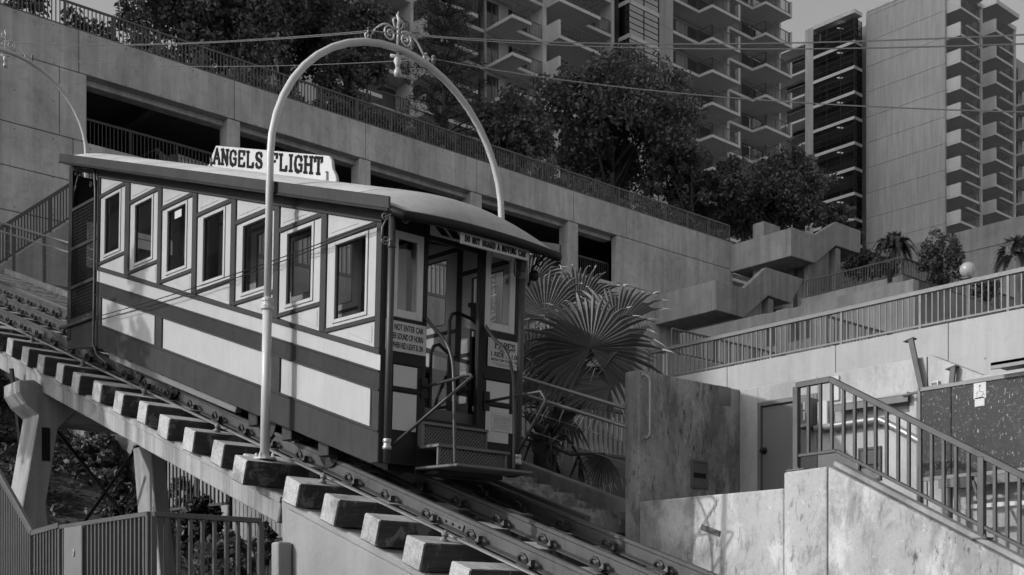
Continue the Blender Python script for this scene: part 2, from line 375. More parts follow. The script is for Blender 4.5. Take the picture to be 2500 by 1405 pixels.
# parked car seen through the first bay: outline in side view, extruded and crowned
def parked_car(loc,rz):
    r=thing('parked_car','pale hatchback parked behind the railing of the first garage bay','car',loc)
    r.rotation_euler.z=rz
    prof=[(-2.1,.35),(-2.15,.75),(-1.95,.98),(-1.55,1.08),(-1.0,1.52),(.3,1.58),(.95,1.12),(1.85,.95),(2.1,.7),(2.1,.35)]
    m=MB(); k=len(prof)
    for y,sc in ((-.86,.96),(-.8,1.),(.8,1.),(.86,.96)):
        for x,z in prof: m.v.append((x*sc,y if z<1.1 else y*.82,z))
    for q in range(3):
        for i in range(k): i2=(i+1)%k; m.f.append((q*k+i,q*k+i2,(q+1)*k+i2,(q+1)*k+i))
    m.f.append(tuple(range(k-1,-1,-1))); m.f.append(tuple(3*k+i for i in range(k)))
    build(m,'body',M['carwhite'],r,bevel=.05,seg=2,local=True)
    for s in (-1,1):
        build(MB().prism([(-1.35,s*.80,1.1),(-.95,s*.70,1.46),(-.3,s*.70,1.49),(-.3,s*.80,1.1)],(0,s*.02,0)),'side_window',M['black'],r,local=True)
        build(MB().prism([(-.22,s*.80,1.1),(-.22,s*.70,1.49),(.25,s*.70,1.48),(.75,s*.80,1.1)],(0,s*.02,0)),'side_window',M['black'],r,local=True)
        for x in (-1.3,1.3):
            w_=build(MB().lathe((x,s*.72,.32),[(.32,0),(.32,.2)],16,(0,s,0)),'wheel',M['black'],r,local=True)
            build(MB().lathe((x,s*.92,.32),[(.18,0),(.17,.02)],12,(0,s,0)),'rim',M['galv'],w_,local=True)
    build(MB().prism([(.38,-.62,1.52),(.9,-.66,1.15),(.9,.66,1.15),(.38,.62,1.52)],(.03,0,.03)),'windscreen',M['black'],r,local=True)
    build(MB().prism([(-1.06,-.62,1.5),(-1.5,-.66,1.12),(-1.5,.66,1.12),(-1.06,.62,1.5)],(-.03,0,.03)),'rear_window',M['black'],r,local=True)
    for s in (-1,1):
        build(MB().ball((2.02,s*.6,.75),.12,8,.6),'headlight',M['signwhite'],r,local=True); build(MB().ball((-2.06,s*.62,.85),.12,8,.8),'tail_light',M['signgrey'],r,local=True)
    return r
parked_car((XG-3.1,20.3,ZF-.03),math.radians(8))
# ================================================================== terraces stepping up beside the garage
XS=-35.5
def zigzag(name,label,pts_top,pts_bot,yl,xend,col_px):
    """parapet of an open concrete stair: outline on the plane X=XS, landing parapet turned back towards the garage"""
    r=thing(name,label,'stair',(XS,yl,0))
    P=[pX(x,y,XS) for x,y in pts_top]; Q=[pX(x,y,XS) for x,y in pts_bot]
    build(MB().prism(P+Q[::-1],(-.28,0,0)),'parapet',M['terrace'],r,bevel=.02)
    a,b=P[0],Q[0]
    build(MB().box(xend,XS-.282,a.y,a.y+.28,b.z,a.z),'landing_parapet',M['terrace'],r,bevel=.02)
    build(MB().box(xend,XS-.29,a.y+.28,Q[1].y,b.z+.02,b.z+.28),'landing_slab',M['terrace'],r)
    m=MB()
    for q0,q1 in zip(Q[1:],Q[2:]): m.prism([q0+V(0,0,.03),q1+V(0,0,.03),q1+V(0,0,.32),q0+V(0,0,.32)],(-2.6,0,0)) if False else m.prism([q0+V(-.285,0,.03),q1+V(-.285,0,.03),q1+V(-.285,0,.32),q0+V(-.285,0,.32)],(-2.6,0,0))
    build(m,'stair_slab',M['terrace'],r)
    # steps on the flight
    n=9; q0,q1=Q[1],Q[2]; mm=MB()
    for i in range(n):
        y0=q0.y+(q1.y-q0.y)*i/n; z0=q0.z+(q1.z-q0.z)*(i+.9)/n+.3
        mm.box(XS-2.88,XS-.29,y0,y0+abs(q1.y-q0.y)/n+.02,z0-.25,z0)
    build(mm,'steps',M['terrace'],r,kind='stuff')
    c0=pX(col_px[0],col_px[1],XS-.1)
    build(MB().box(XS-.62,XS-.1,c0.y,c0.y+.4,6,c0.z),'column',M['terrace'],r,bevel=.015)
    build(MB().prism([V(XS-.4,Q[1].y,Q[1].z),V(XS-.4,Q[2].y,Q[2].z),V(XS-.4,Q[2].y,6),V(XS-.4,Q[1].y,6)],(-.25,0,0)),'under_wall',M['terrace'],r)
    return r
zigzag('zigzag_stair','upper zigzag concrete stair parapet joined to the garage roof corner',[(1931,556),(1990,573),(2041,542),(2101,564)],[(1931,625),(1990,643),(2041,600),(2101,620)],49.5,XG,(2041,605))
zigzag('zigzag_stair','lower zigzag concrete stair parapet ending at the planted terrace wall',[(1748,683),(1816,704),(1871,653),(1963,682)],[(1748,757),(1816,776),(1876,722),(1932,741)],43.5,XG,(1876,728))
for (x0,y0,x1,y1,X,lab) in ((1865,540,1905,575,-37.6,'tallest square concrete vent block behind the upper zigzag stair'),(1936,556,1960,580,-37.0,'lower concrete vent block beside the tallest vent block'),(1963,568,1973,580,-36.6,'smallest concrete vent block near the bend of the upper stair')):
    a,b=pX(x0,y0,X),pX(x1,y1,X); tag(build(MB().box(X-.7,X,a.y,b.y,17.5,a.z),'vent_block',M['terrace'],bevel=.02),lab,'vent','vent blocks behind the stair')
# planted terrace
YP=49.62; cr=pY(2204,671,YP); zl=cr.z; XL=-35.2
pt=thing('terrace_planter','planted concrete terrace with a sharp outer corner below the palms','planter',(-32,52,0))
build(MB().box(XL,cr.x,YP,YP+.35,6,zl),'front_wall',M['terrace'],pt,bevel=.02)
build(MB().box(cr.x-.35,cr.x-.003,YP+.352,64,6,zl),'side_wall',M['terrace'],pt,bevel=.02)
build(MB().box(XL,cr.x-.35,YP+.35,64,zl-.5,zl-.15),'soil',M['earth'],pt)
a=pY(2173,684,YP-.001); build(MB().box(a.x-.11,a.x+.11,YP-.06,YP-.002,a.z-.1,a.z+.5),'drain_slot',M['black'],pt)
pr=thing('terrace_railing','dark railing turning the corner of the planted terrace','railing',(-30,50,zl))
railing(pr,(XL+.2,YP+.15,zl),(cr.x-.15,YP+.15,zl),.88,.14,1.9,M['rail_dk'],barw=.03)
railing(pr,(cr.x-.15,YP+.3,zl),(cr.x-.15,63,zl),.88,.14,2.2,M['rail_dk'],barw=.03)
# wall of the court behind the pale wall, with dark openings
cw=thing('court_wall','shaded concrete court wall with dark doorways behind the pale wall railing','wall',(-30,42,5))
YC=43.3
for (x0,x1) in ((1660,1868),(1893,1925),(1962,1968),(1985,2230)): build(MB().box(pY(x0,800,YC).x,pY(x1,800,YC).x,YC,YC+.4,6,pY(1900,758,YC).z),'panel',M['terrace'],cw,bevel=.01)
build(MB().box(pY(1868,800,YC).x,pY(1985,800,YC).x,YC+.01,YC+.39,6,pY(1900,842,YC).z),'sill_wall',M['terrace'],cw)
build(MB().box(pY(1868,800,YC).x,pY(1985,800,YC).x,YC+.02,YC+.38,pY(1900,790,YC).z,pY(1900,760,YC).z),'lintel',M['terrace'],cw)
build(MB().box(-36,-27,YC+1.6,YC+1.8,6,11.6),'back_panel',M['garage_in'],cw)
# big plain retaining wall below the right tower
rw=thing('retaining_wall','tall plain streaked concrete retaining wall below the right apartment tower','wall',(-20,66,0))
YR=66; zt=pY(2500,526,YR).z; zj=pY(2500,583,YR).z
for z0,z1 in ((zj+.015,zt),(8,zj-.015)):
    for x0,x1 in ((-60,-42),(-41.97,-30.3),(-30.27,-18),(-17.97,-4)): build(MB().box(x0,x1,YR,YR+.5,z0,z1),'panel',M['terrace'],rw,bevel=.015)
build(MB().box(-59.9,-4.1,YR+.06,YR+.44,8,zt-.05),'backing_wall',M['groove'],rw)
# pale sunlit wall with railing
YW=30.0; zw=pY(2500,752.6,YW).z
ww=thing('pale_wall','pale sunlit concrete wall carrying a flat-topped railing','wall',(-18,YW,0))
xj=[-27.42,pY(1775,900,YW).x,pY(2040,900,YW).x,pY(2315,840,YW).x,-9,-2]
for a,b in zip(xj,xj[1:]): build(MB().box(a+.008,b-.008,YW,YW+.35,0,zw),'panel',M['white_wall'],ww,bevel=.012)
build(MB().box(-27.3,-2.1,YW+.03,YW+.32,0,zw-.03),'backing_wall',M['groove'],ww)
build(MB().box(-44,-2,YW+.36,YW+12.5,zw-1.0,zw-.8),'court_floor',M['terrace'],ww)
wr=thing('pale_wall_railing','railing with a broad flat top rail on the pale sunlit wall','railing',(-18,YW,zw))
xa,xb=-27.35,-5.2
railing(wr,(xa,YW+.12,zw),(xb,YW+.12,zw),1.06,.175,2.45,M['rail_lt'],railw=.14,railh=.115,barw=.03,postw=.065,joined=False,bottom=.1)
for k,(x0,y0,x1,y1) in enumerate(((1640,800,1925,868),(2020,770,2180,812))):
    YY=34.5; q=thing('court_railing',['low dark railing crossing the court behind the pale wall, left of the doorways','low dark railing crossing the court below the drain slot'][k],'railing',(pY(x0,y0,YY).x,YY,zw-.8),'railings in the court')
    a=pY(x0,y0,YY); railing(q,(a.x,a.y,a.z-1.0),(a.x,a.y+7.5,a.z-1.0),1.0,.2,2.2,M['rail_dk'],barw=.03)
    build(MB().box(a.x-.18,a.x+.05,a.y-.3,a.y+7.8,zw-.8,a.z-1.0),'kerb',M['terrace'],q)
# globe lamp behind the railing
gc=pY(2363,659,33.5); gl=thing('globe_lamp','glass globe lamp on a short post behind the pale wall railing','lamp',(gc.x,gc.y,zw-.8))
build(MB().ball(gc,.235,20,.95),'globe',M['globe'],gl,smooth=True); build(MB().ball(gc,.222,20,.95),'diffuser',paint('opal diffuser',.6,.4,.02,bump=0),gl,smooth=True) if False else None
build(MB().lathe(gc-V(0,0,.24),[(.1,-.03),(.11,0),(.09,.04),(.03,.06),(.025,.2),(.012,.21)],12),'collar',M['rail_dk'],gl,smooth=True)
build(MB().tube([(gc.x,gc.y,zw-.8),gc-V(0,0,.26)],.045,10),'post',M['rail_dk'],gl,smooth=True)
# ================================================================== apartment towers
ST=2.7
def bay_meshes(Xf,y0,y1,kind,yb,dep=1.4,flip=False):
    """one storey of a balcony bay seen on a +X face; returns (name, mesh, material) list, z=0 at slab top.
    kind 'L': projects from y0 to yb (solid end panel at y0 if asked), flush to y1;  'R': flush to yb, projects to y1 with end panel"""
    out=[]; wl=Xf-1.55; Z0,Z1=-.24,0
    if kind in 'Ll':
        poly=[(wl,y0),(Xf+dep,y0),(Xf+dep,yb),(Xf,yb-.25),(Xf,y1),(wl,y1)]
        rl=[((Xf+dep-.06,y0+.15),(Xf+dep-.06,yb-.06)),((Xf+dep-.06,yb-.06),(Xf-.05,yb-.3)),((Xf-.05,yb-.3),(Xf-.05,y1-.1))]
    elif kind=='R':
        poly=[(wl,y0),(Xf,y0),(Xf,yb),(Xf+dep,yb+.05),(Xf+dep,y1),(wl,y1)]
        rl=[((Xf-.06,y0+.1),(Xf-.06,yb+.05)),((Xf-.06,yb+.05),(Xf+dep-.06,yb+.1)),((Xf+dep-.06,yb+.1),(Xf+dep-.06,y1-.12))]
    else: poly=[(wl,y0),(Xf,y0),(Xf,y1),(wl,y1)]; rl=[((Xf-.05,y0+.1),(Xf-.05,y1-.1))]
    out.append(('balcony',MB().prism([(x,y,Z0) for x,y in poly],(0,0,Z1-Z0)),M['tower_edge'],0))
    m=MB()
    for (a,b) in rl:
        a,b=V(*a,0),V(*b,0); L=(b-a).length; d=(b-a)/L
        m.bar(a+V(0,0,1.02),b+V(0,0,1.02),.05,.06); m.bar(a+V(0,0,.1),b+V(0,0,.1),.03,.03)
        k=max(1,int(L/.14))
        for i in range(k+1):
            p=a+d*(L*i/k); big=.028 if i%10==0 else .012
            m.box(p.x-big,p.x+big,p.y-big,p.y+big,0,1.0)
    out.append(('railing',m,M['rail_dk'],1))
    if kind=='L': out.append(('end_panel',MB().box(wl+1.5,Xf+dep+.003,y0-.02,y0+.16,-.02,1.12),M['tower_edge'],1))
    if kind=='R': out.append(('end_panel',MB().box(Xf+dep-.34,Xf+dep+.02,y1-.16,y1+.03,-.26,1.14),M['tower_edge'],1))
    return out
def tower_bay(root,Xf,y0,y1,kind,yb,zs,win_seed,dep=1.4):
    rl=wloc(root); items=[(n,mb.mesh(n),mt,lv) for n,mb,mt,lv in bay_meshes(Xf,y0,y1,kind,yb,dep)]
    wl=Xf-1.55; w=y1-y0; rnd=random.Random(win_seed)
    wall=MB(); wy0,wy1=(y0+.1,y0+w*.30); dy0,dy1=(y0+w*.52,y1-.12)
    # inner wall pieces round two openings, full storey
    wall.box(wl-.2,wl,wy1,dy0,-.3,ST-.245).box(wl-.2,wl,y0,wy0,-.3,ST-.245).box(wl-.2,wl,dy1,y1,-.3,ST-.245).box(wl-.2,wl,wy0,wy1,2.15,ST-.245).box(wl-.2,wl,dy0,dy1,2.2,ST-.245)
    wm=wall.mesh('inner_wall')
    def frame(a,b,z0,z1):
        f=MB(); t=.05
        f.box(wl-.12,wl-.06,a,a+t,z0,z1).box(wl-.12,wl-.06,b-t,b,z0,z1).box(wl-.12,wl-.06,a+t,b-t,z0,z0+t).box(wl-.12,wl-.06,a+t,b-t,z1-t,z1).box(wl-.12,wl-.06,(a+b)/2-t/2,(a+b)/2+t/2,z0+t,z1-t); return f
    fm=[frame(wy0,wy1,.02,2.15).mesh('window'),frame(dy0,dy1,.02,2.2).mesh('window')]
    gm=[MB().box(wl-.10,wl-.09,wy0+.05,wy1-.05,.07,2.1).mesh('pane'),MB().box(wl-.10,wl-.09,dy0+.05,dy1-.05,.07,2.15).mesh('pane')]
    cm=[MB().box(wl-.3,wl-.28,dy0,dy0+(dy1-dy0)*f,.05,2.2).mesh('curtain') for f in (.45,.75,1.)]+[MB().box(wl-.3,wl-.28,wy0,wy0+(wy1-wy0)*f,.05,2.15).mesh('curtain') for f in (.5,.9)]
    for z in zs:
        p=V(0,0,z)-rl; bal=None
        for n,me,mt,lv in items:
            if lv==0: bal=link(n,me,mt,root,p)
            else: link(n,me,mt,bal)
        link('inner_wall',wm,M['tower_wall'],root,p)
        for f_,g_ in zip(fm,gm):
            o=link('window',f_,M['rail_dk'],root,p); link('pane',g_,M['glass_win'],o)
        for c_ in (rnd.choice(cm[:3]),rnd.choice(cm[3:])):
            if rnd.random()<.75: link('curtain',c_,M['curtain'],root,p)
t1=thing('apartment_tower','concrete apartment tower with staggered balconies rising behind the garage trees','building',(-75,68,0))
Z1=[44.95+ST*k for k in range(-10,11)]; ZTOP=Z1[-1]
XA,XB=-68.3,-66.6
tower_bay(t1,XA,43.1,50.75,'L',47.4,Z1[2:],1)
tower_bay(t1,XA,51.0,58.55,'L',55.7,Z1[1:],2)
tower_bay(t1,XB,57.45,61.72,'l',59.3,Z1[1:],3)
tower_bay(t1,XB,62.05,69.0,'L',66.4,Z1[1:],4)
tower_bay(t1,XB,76.3,83.25,'R',79.55,Z1,5)
tower_bay(t1,XB,83.55,90.6,'R',86.8,Z1,6)
for X,y0,y1,lip in ((XA,50.75,51.0,.04),(XA,58.56,58.8,.04),(XB,61.72,62.05,.04),(XB,69.0,69.3,.04),(XB,83.25,83.55,.04),(XB,90.6,90.85,.04),(XA,42.8,43.1,.04)):
    build(MB().box(X-1.75,X+lip,y0,y1,8,ZTOP),'fin_wall',M['tower_edge'] if lip<1 else M['tower'],t1)
build(MB().box(-80,XB-3.4,42.8,90.6,8,ZTOP),'core',M['tower_wall'],t1)
build(MB().box(XB-3.3,XB,73.42,76.28,8,ZTOP),'shaft',M['tower'],t1)
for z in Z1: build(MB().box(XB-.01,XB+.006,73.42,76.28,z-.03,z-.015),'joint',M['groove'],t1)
def glazed(root,o,ax,wid,zs,ncol,nrow,h=ST,band=.32,depth=.9,side=True,mat='glass_blk'):
    """storey-high glazing: spandrel band, mullions, panes.  o: lower-left corner (z ignored), ax: unit vector along the face, face normal n"""
    ax=Vector(ax); n=Vector((ax.y,-ax.x,0)); o=Vector(o); rl=wloc(root)
    def obx(u0,u1,d0,d1,z0,z1):
        P=[o+ax*u+n*d for u,d in ((u0,d0),(u1,d0),(u1,d1),(u0,d1))]
        return MB().prism([(p.x,p.y,z0) for p in P],(0,0,z1-z0))
    band_m=obx(-.05,wid+.05,-depth,.05,-band,0).mesh('spandrel'); gw=wid/ncol; gh=(h-band)/nrow
    mull=MB()
    for i in range(ncol+1):
        b=obx(i*gw-.03,i*gw+.03,-.05,.03,0,h-band); mull.add(b.v,b.f)
    for r in range(1,nrow):
        for i in range(ncol):
            b=obx(i*gw+.03,(i+1)*gw-.03,-.04,.02,r*gh-.025,r*gh+.025); mull.add(b.v,b.f)
    mm=mull.mesh('mullions'); pm=[]
    for i in range(ncol):
        for r in range(nrow):
            pm.append(obx(i*gw+.03,(i+1)*gw-.03,-.015,-.005,r*gh+(.025 if r else .0),(r+1)*gh-(.025 if r<nrow-1 else 0)).mesh('pane'))
    bk=obx(0,wid,-depth,-depth+.05,0,h-band).mesh('curtain')
    for z in zs:
        p=V(0,0,z)-rl; s=link('spandrel',band_m,M['tower_edge'],root,p); f=link('mullions',mm,M['black'],root,p)
        for q in pm: link('pane',q,M[mat],f)
glazed(t1,(XB+1.0,69.95,0),(0,1,0),3.44,Z1,2,5,mat='glass_sky',depth=.3)
build(MB().box(XB-1.5,XB+.5,69.96,73.38,8,ZTOP),'lift_core',M['curtain'],t1)
glazed(t1,(XB+.0,69.9,0),(1,0,0),1.0,Z1,2,4,depth=.2)
# right tower
t2=thing('apartment_tower','right apartment tower with a blank panelled side and a black glazed stair bay','building',(-72,122,0))
ZB=[63.84+ST*k for k in range(-16,2)]; YB=115.; XC0,XC1=-73.2,-64.1
ROOF=67.0
pm=MB().box(XC0,XC1,YB,YB+.3,.02,ST-.02).mesh('panel')
for z in ZB[:-1]: link('panel',pm,M['tower'],t2,V(0,0,z)-wloc(t2))
build(MB().box(XC0,XC1,YB,YB+.3,ZB[-2]+ST+.02,ROOF),'panel',M['tower'],t2)
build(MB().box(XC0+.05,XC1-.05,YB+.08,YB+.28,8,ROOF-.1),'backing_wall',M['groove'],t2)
build(MB().box(-90,XC1-3.2,YB+1.9,142,8,ROOF-.3),'core',M['tower_wall'],t2)
build(MB().box(XC0+.1,XC1-.0,YB-.06,YB+.5,ROOF-.02,ROOF+.2),'coping',M['tower_edge'],t2)
tower_bay(t2,XC1,115.32,122.3,'L',119.2,ZB[:-1],11,dep=1.5)
tower_bay(t2,XC1,122.6,129.6,'L',126.4,ZB[:-1],12,dep=1.5)
tower_bay(t2,XC1+.8,130.0,137.0,'L',134,[z-ST for z in ZB[:-1]],13,dep=1.5)
for y0,y1 in ((122.3,122.6),(129.6,130.0)): build(MB().box(XC1-1.75,XC1+.05,y0,y1,8,ROOF-.5),'fin_wall',M['tower_edge'],t2)
build(MB().prism([(XC1-1.6,115.3,ROOF-.5),(XC1+.9,115.3,ROOF-.5),(XC1+.9,121,ROOF-.5),(XC1+.1,121.3,ROOF-.5),(XC1+.1,122.6,ROOF-.5),(XC1+1.6,122.6,ROOF-.5),(XC1+1.6,127.6,ROOF-.5),(XC1+.1,127.9,ROOF-.5),(XC1+.1,130,ROOF-.5),(XC1-1.6,130,ROOF-.5)],(0,0,.45)),'roof_slab',M['tower_edge'],t2)
# end panels of the lower bay meet the blank side
XD0,XD1,YD=-78.85,-73.75,113.6
glazed(t2,(XD0,YD,0),(1,0,0),XD1-XD0,ZB[:-1],3,4,depth=1.2)
glazed(t2,(XD1,YD+.03,0),(0,1,0),1.36,ZB[:-1],1,4,depth=.3)
build(MB().box(XD0+.05,XD1-.4,YD+1.25,YD+1.35,8,ROOF),'stair_wall',M['curtain'],t2)
build(MB().box(XD0-.05,XD1+.08,YD-.08,YB,ROOF-.25,ROOF+.15),'coping',M['tower_edge'],t2)
lm=MB().box(-.35,.35,-.06,.06,-.05,0).mesh('ceiling_lamp')
for i,z in enumerate(ZB[:-1]):
    link('ceiling_lamp',lm,M['lamp'],t2,V(-76.0,YD+.75,z+ST-.36)-wloc(t2),(0,0,1.1))
build(MB().box(XD0-1.1,XD0-.06,YD-.05,YD+1.2,8,ROOF+.1),'fin_wall',M['tower'],t2)
# recessed wing with side balconies (faces -Y)
def sidebay(root,x0,x1,Yf,zs,seed):
    rl=wloc(root); rnd=random.Random(seed)
    slab=MB().box(x0,x1,Yf,Yf+1.7,-.24,0).prism([(x0-.0,Yf,-.24),(x0+.9,Yf-.0,-.24),(x0+.5,Yf-.7,-.24),(x0-.0,Yf-.7,-.24)],(0,0,.24)) if False else MB().box(x0,x1,Yf,Yf+1.7,-.24,0)
    m=MB(); L=x1-x0; k=int(L/.14)
    m.box(x0,x1,Yf+.03,Yf+.08,1.0,1.06)
    for i in range(k+1):
        b=.028 if i%10==0 else .012; x=x0+.05+(L-.1)*i/k; m.box(x-b,x+b,Yf+.03,Yf+.06,0,1.0)
    wl=MB().box(x0,x0+L*.45,Yf+1.7,Yf+1.9,-.24,ST-.24).mesh('inner_wall'); gl_=MB().box(x0+L*.45,x1,Yf+1.75,Yf+1.76,.05,2.3).mesh('pane')
    lt=MB().box(x0+L*.45,x1,Yf+1.7,Yf+1.9,2.3,ST-.24).mesh('lintel'); cu=MB().box(x0+L*.5,x0+L*.8,Yf+1.9,Yf+1.92,.05,2.3).mesh('curtain')
    sm,rm=slab.mesh('balcony'),m.mesh('railing')
    for z in zs:
        p=V(0,0,z)-rl; o=link('balcony',sm,M['tower_edge'],root,p); link('railing',rm,M['rail_dk'],o)
        link('inner_wall',wl,M['tower_wall'],root,p); link('pane',gl_,M['glass_win'],root,p); link('lintel',lt,M['tower_wall'],root,p)
        if rnd.random()<.7: link('curtain',cu,M['curtain'],root,p)
sidebay(t2,-88.5,XD0-1.1,YB,[z-.25 for z in ZB[:-1]],21)
build(MB().box(-89,XD0-1.0,YB-.2,YB+2,ROOF-.7,ROOF-.4),'roof_slab',M['tower_edge'],t2)
# ================================================================== trees behind the garage roof
GZ=ZT-.6
def at(x,y,X): return pX(x,y,X)
def tree_at(name,label,cx,cy,X,rpx,hpx,mat,nclump,n_per,size,**k):
    c=at(cx,cy,X); t=(X/ray(cx,cy).x); s=t/FPX
    gz=k.pop('gz',GZ); return tree(name,label,(c.x,c.y,gz),0,rpx*s,hpx*s,c.z-gz,nclump,n_per,size,mat,**k)
TG='trees on the garage roof'
tree_at('broadleaf_tree','wide shady broadleaf tree over the garage railing, beyond the first arch',540,40,-47,215,200,M['leaf'],300,85,.23,group=TG,trunk=.3)
tree_at('broadleaf_tree','loose-crowned tree between the wide shady tree and the pine',850,80,-46,125,180,M['leaf'],170,75,.2,group=TG,trunk=.25)
tree_at('broadleaf_tree','dark tree standing far behind the wide shady tree',690,-30,-53,190,190,M['leaf_dk'],200,80,.3,group=TG,trunk=.3)
tree_at('broadleaf_tree','large round tree in front of the glazed bay of the balcony tower',1495,330,-47,200,180,M['leaf'],380,100,.25,group=TG,trunk=.28)
tree_at('broadleaf_tree','smaller pale tree beside the large round tree, below the pine',1260,340,-45,115,100,M['leaf'],180,80,.21,group=TG,trunk=.18)
tree_at('broadleaf_tree','dense round tree above the upper zigzag stair',1862,480,-45,150,120,M['leaf'],290,90,.24,group=TG,trunk=.22)
tree_at('broadleaf_tree','dark low tree filling the gap behind the railing end',1690,455,-44,120,85,M['leaf'],160,80,.24,group=TG,trunk=.18)
tree_at('broadleaf_tree','slim young tree in front of the black glazed stair bay',2060,545,-46,45,55,M['leaf'],40,90,.24,group=TG,trunk=.1,gz=17.5)
# pine
def pine(base,h,r,label):
    root=thing('pine_tree',label,'tree',base,TG); m=MB(); m.tube([(0,0,-.4),(0,0,h*.6),(0,0,h)],[.2,.13,.03],7); pts=[];rad=[]
    for i in range(17):
        z=h*(.08+.9*i/17); ln=r*(1-.72*i/17)*(.75+.4*random.random())
        for k in range(5):
            a=k*2*math.pi/5+i*.9+random.random()*.5; e=V(math.cos(a)*ln,math.sin(a)*ln,z+.28*ln)
            m.tube([(0,0,z-.25),e*.5+V(0,0,z*.5-.1),e],[.05,.035,.012],4)
            for f in (.35,.55,.75,.95,1.05): p=V(0,0,z-.25).lerp(e,f); pts.append((p.x,p.y,p.z+.1)); rad.append(.24+.2*random.random())
    build(m,'trunk',M['bark'],root,local=True,smooth=True)
    link('crown',leaf_mesh('crown',pts,rad,42,.28,aspect=.12,up=.8),M['leaf_dk'],root)
b=at(1085,340,-49); pine((b.x,b.y,GZ),14.2,3.0,'tall dark pine in front of the balcony tower')
# shrubs and vines behind the garage railing
def hedge(name,label,x0,x1,X,top_px,mat,size,dens,group=None,cat='hedge',hpx=55):
    a,b_=at(x0,top_px(x0),X),at(x1,top_px(x1),X); root=thing(name,label,cat,(X,(a.y+b_.y)/2,GZ+.05),group); o=wloc(root); pts=[];rad=[]
    n=int((b_.y-a.y)*dens)
    for i in range(n):
        u=random.random(); x=x0+(x1-x0)*u; p=at(x,top_px(x),X+random.uniform(-.4,.4)); top=max(.35,p.z-GZ); z=GZ+top*random.random()**.7
        pts.append((p.x-o.x,p.y-o.y,z-o.z)); rad.append(.22+.25*random.random())
    st=MB()
    for i in range(0,n,4):
        q=Vector(pts[i]); st.tube([(q.x,q.y,-.1),q],[.025,.008],4)
    build(st,'stems',M['bark'],root,local=True,kind='stuff'); link('foliage',leaf_mesh('foliage',pts,rad,60,size),mat,root)
hedge('hedge','clipped dark hedge behind the upper end of the garage railing',-60,290,-41.2,lambda x:-12+(x*.31 if x>60 else 18)+18*math.sin(x*.06),M['leaf_dk'],.2,16,'hedges behind the garage railing')
hedge('hedge','ragged hedge under the wide shady tree behind the garage railing',290,700,-41.5,lambda x:52+.31*(x-170)+14*math.sin(x*.05),M['leaf'],.2,13,'hedges behind the garage railing')
hedge('hedge','low climbing shrubs below the pine behind the garage railing',700,1230,-41.3,lambda x:50+.32*(x-170)+16*math.sin(x*.045),M['leaf_dk'],.2,12,'hedges behind the garage railing')
hedge('hedge','feathery shrubs below the large round tree behind the garage railing',1230,1780,-41.0,lambda x:58+.315*(x-170)+14*math.sin(x*.055),M['leaf'],.2,11,'hedges behind the garage railing')
# pale bush growing through the railing
c=at(1325,395,-39.9); root=thing('shrub','pale feathery shrub pushing through the garage railing','shrub',(c.x,c.y,GZ))
pts=[(random.gauss(0,.2),random.gauss(0,.55),.35+1.7*random.random()) for _ in range(26)]; st=MB()
for p in pts[::3]: st.tube([(0,p[1]*.4,0),p],[.02,.006],4)
build(st,'stems',M['bark'],root,local=True); link('foliage',leaf_mesh('foliage',pts,[.22]*26,55,.16,aspect=.3),M['leaf_lt'],root)
# terrace plants: arching palms and a bushy shrub
def arch_palm(label,base,h,n,L,mat,tr=.12):
    r=thing('feather_palm',label,'palm',base,'palms on the planted terrace'); m=MB(); m.tube([(0,0,-.2),(0,0,h)],[tr*1.2,tr],8); build(m,'trunk',M['bark'],r,local=True)
    fm=MB()
    for i in range(n):
        a=2*math.pi*i/n+random.random()*.4; el=.35+1.0*random.random(); l=L*(.8+.35*random.random()); pt=[]
        for k in range(9):
            s=k/8; rr=l*s*math.cos(el)*(1-.1*s); zz=h+l*s*math.sin(el)-(l*.75)*s*s*s*.9-.25*l*s*s
            pt.append(V(math.cos(a)*rr,math.sin(a)*rr,zz))
        fm.tube(pt,[.02]*8+[.005],3)
        sd=V(-math.sin(a),math.cos(a),0)
        for k in range(1,9):
            for f in (0,.25,.5,.75):
                p=pt[k-1].lerp(pt[k],f); tdir=(pt[k]-pt[k-1]).normalized()
                for s_ in (-1,1):
                    e=p+(sd*s_*.7+tdir*.7+V(0,0,.1)).normalized()*(.5*(1.15-k/9)); q=tdir*.035
                    fm.add([p-q,p+q,e],[(0,1,2)])
    build(fm,'fronds',mat,r,local=True); return r
b=pY(2183,700,52.5); arch_palm('grey arching palm at the corner of the planted terrace',(b.x,b.y,zl-.2),2.45,28,1.7,M['frond'])
b=pY(2110,700,53.5); arch_palm('second arching palm beside the stair end on the planted terrace',(b.x,b.y,zl-.2),2.5,20,1.3,M['frond'])
b=pY(2490,700,36.5); arch_palm('arching palm standing behind the pale wall railing near the globe lamp',(b.x,b.y,zw-.8),4.2,22,1.15,M['frond'])
def shrub_at(label,x,y,Y,rpx,hpx,z0,mat,n,per,size):
    c=pY(x,y,Y); s=(Y/ray(x,y).y)/FPX; r=thing('shrub',label,'shrub',(c.x,c.y,z0)); pts=[];rad=[]; st=MB()
    for i in range(n):
        d=RNG.normal(size=3); d/=np.linalg.norm(d); q=d*(.25+.75*RNG.random()**.5); p=V(q[0]*rpx*s,q[1]*rpx*s,c.z-z0+q[2]*hpx*s)
        pts.append(p); rad.append(.16*rpx*s+.1)
        if i%3==0: st.tube([(0,0,0),p*.5+V(0,0,.1),p],[.03,.02,.006],4)
    build(st,'stems',M['bark'],r,local=True); link('foliage',leaf_mesh('foliage',pts,rad,per,size),mat,r)
shrub_at('tall airy shrub between the terrace palms and the globe lamp',2295,635,51,52,70,zl-.4,M['leaf'],60,70,.16)
shrub_at('low dark shrub at the foot of the terrace palms',2110,650,51.5,55,22,zl-.4,M['leaf_dk'],36,70,.16)
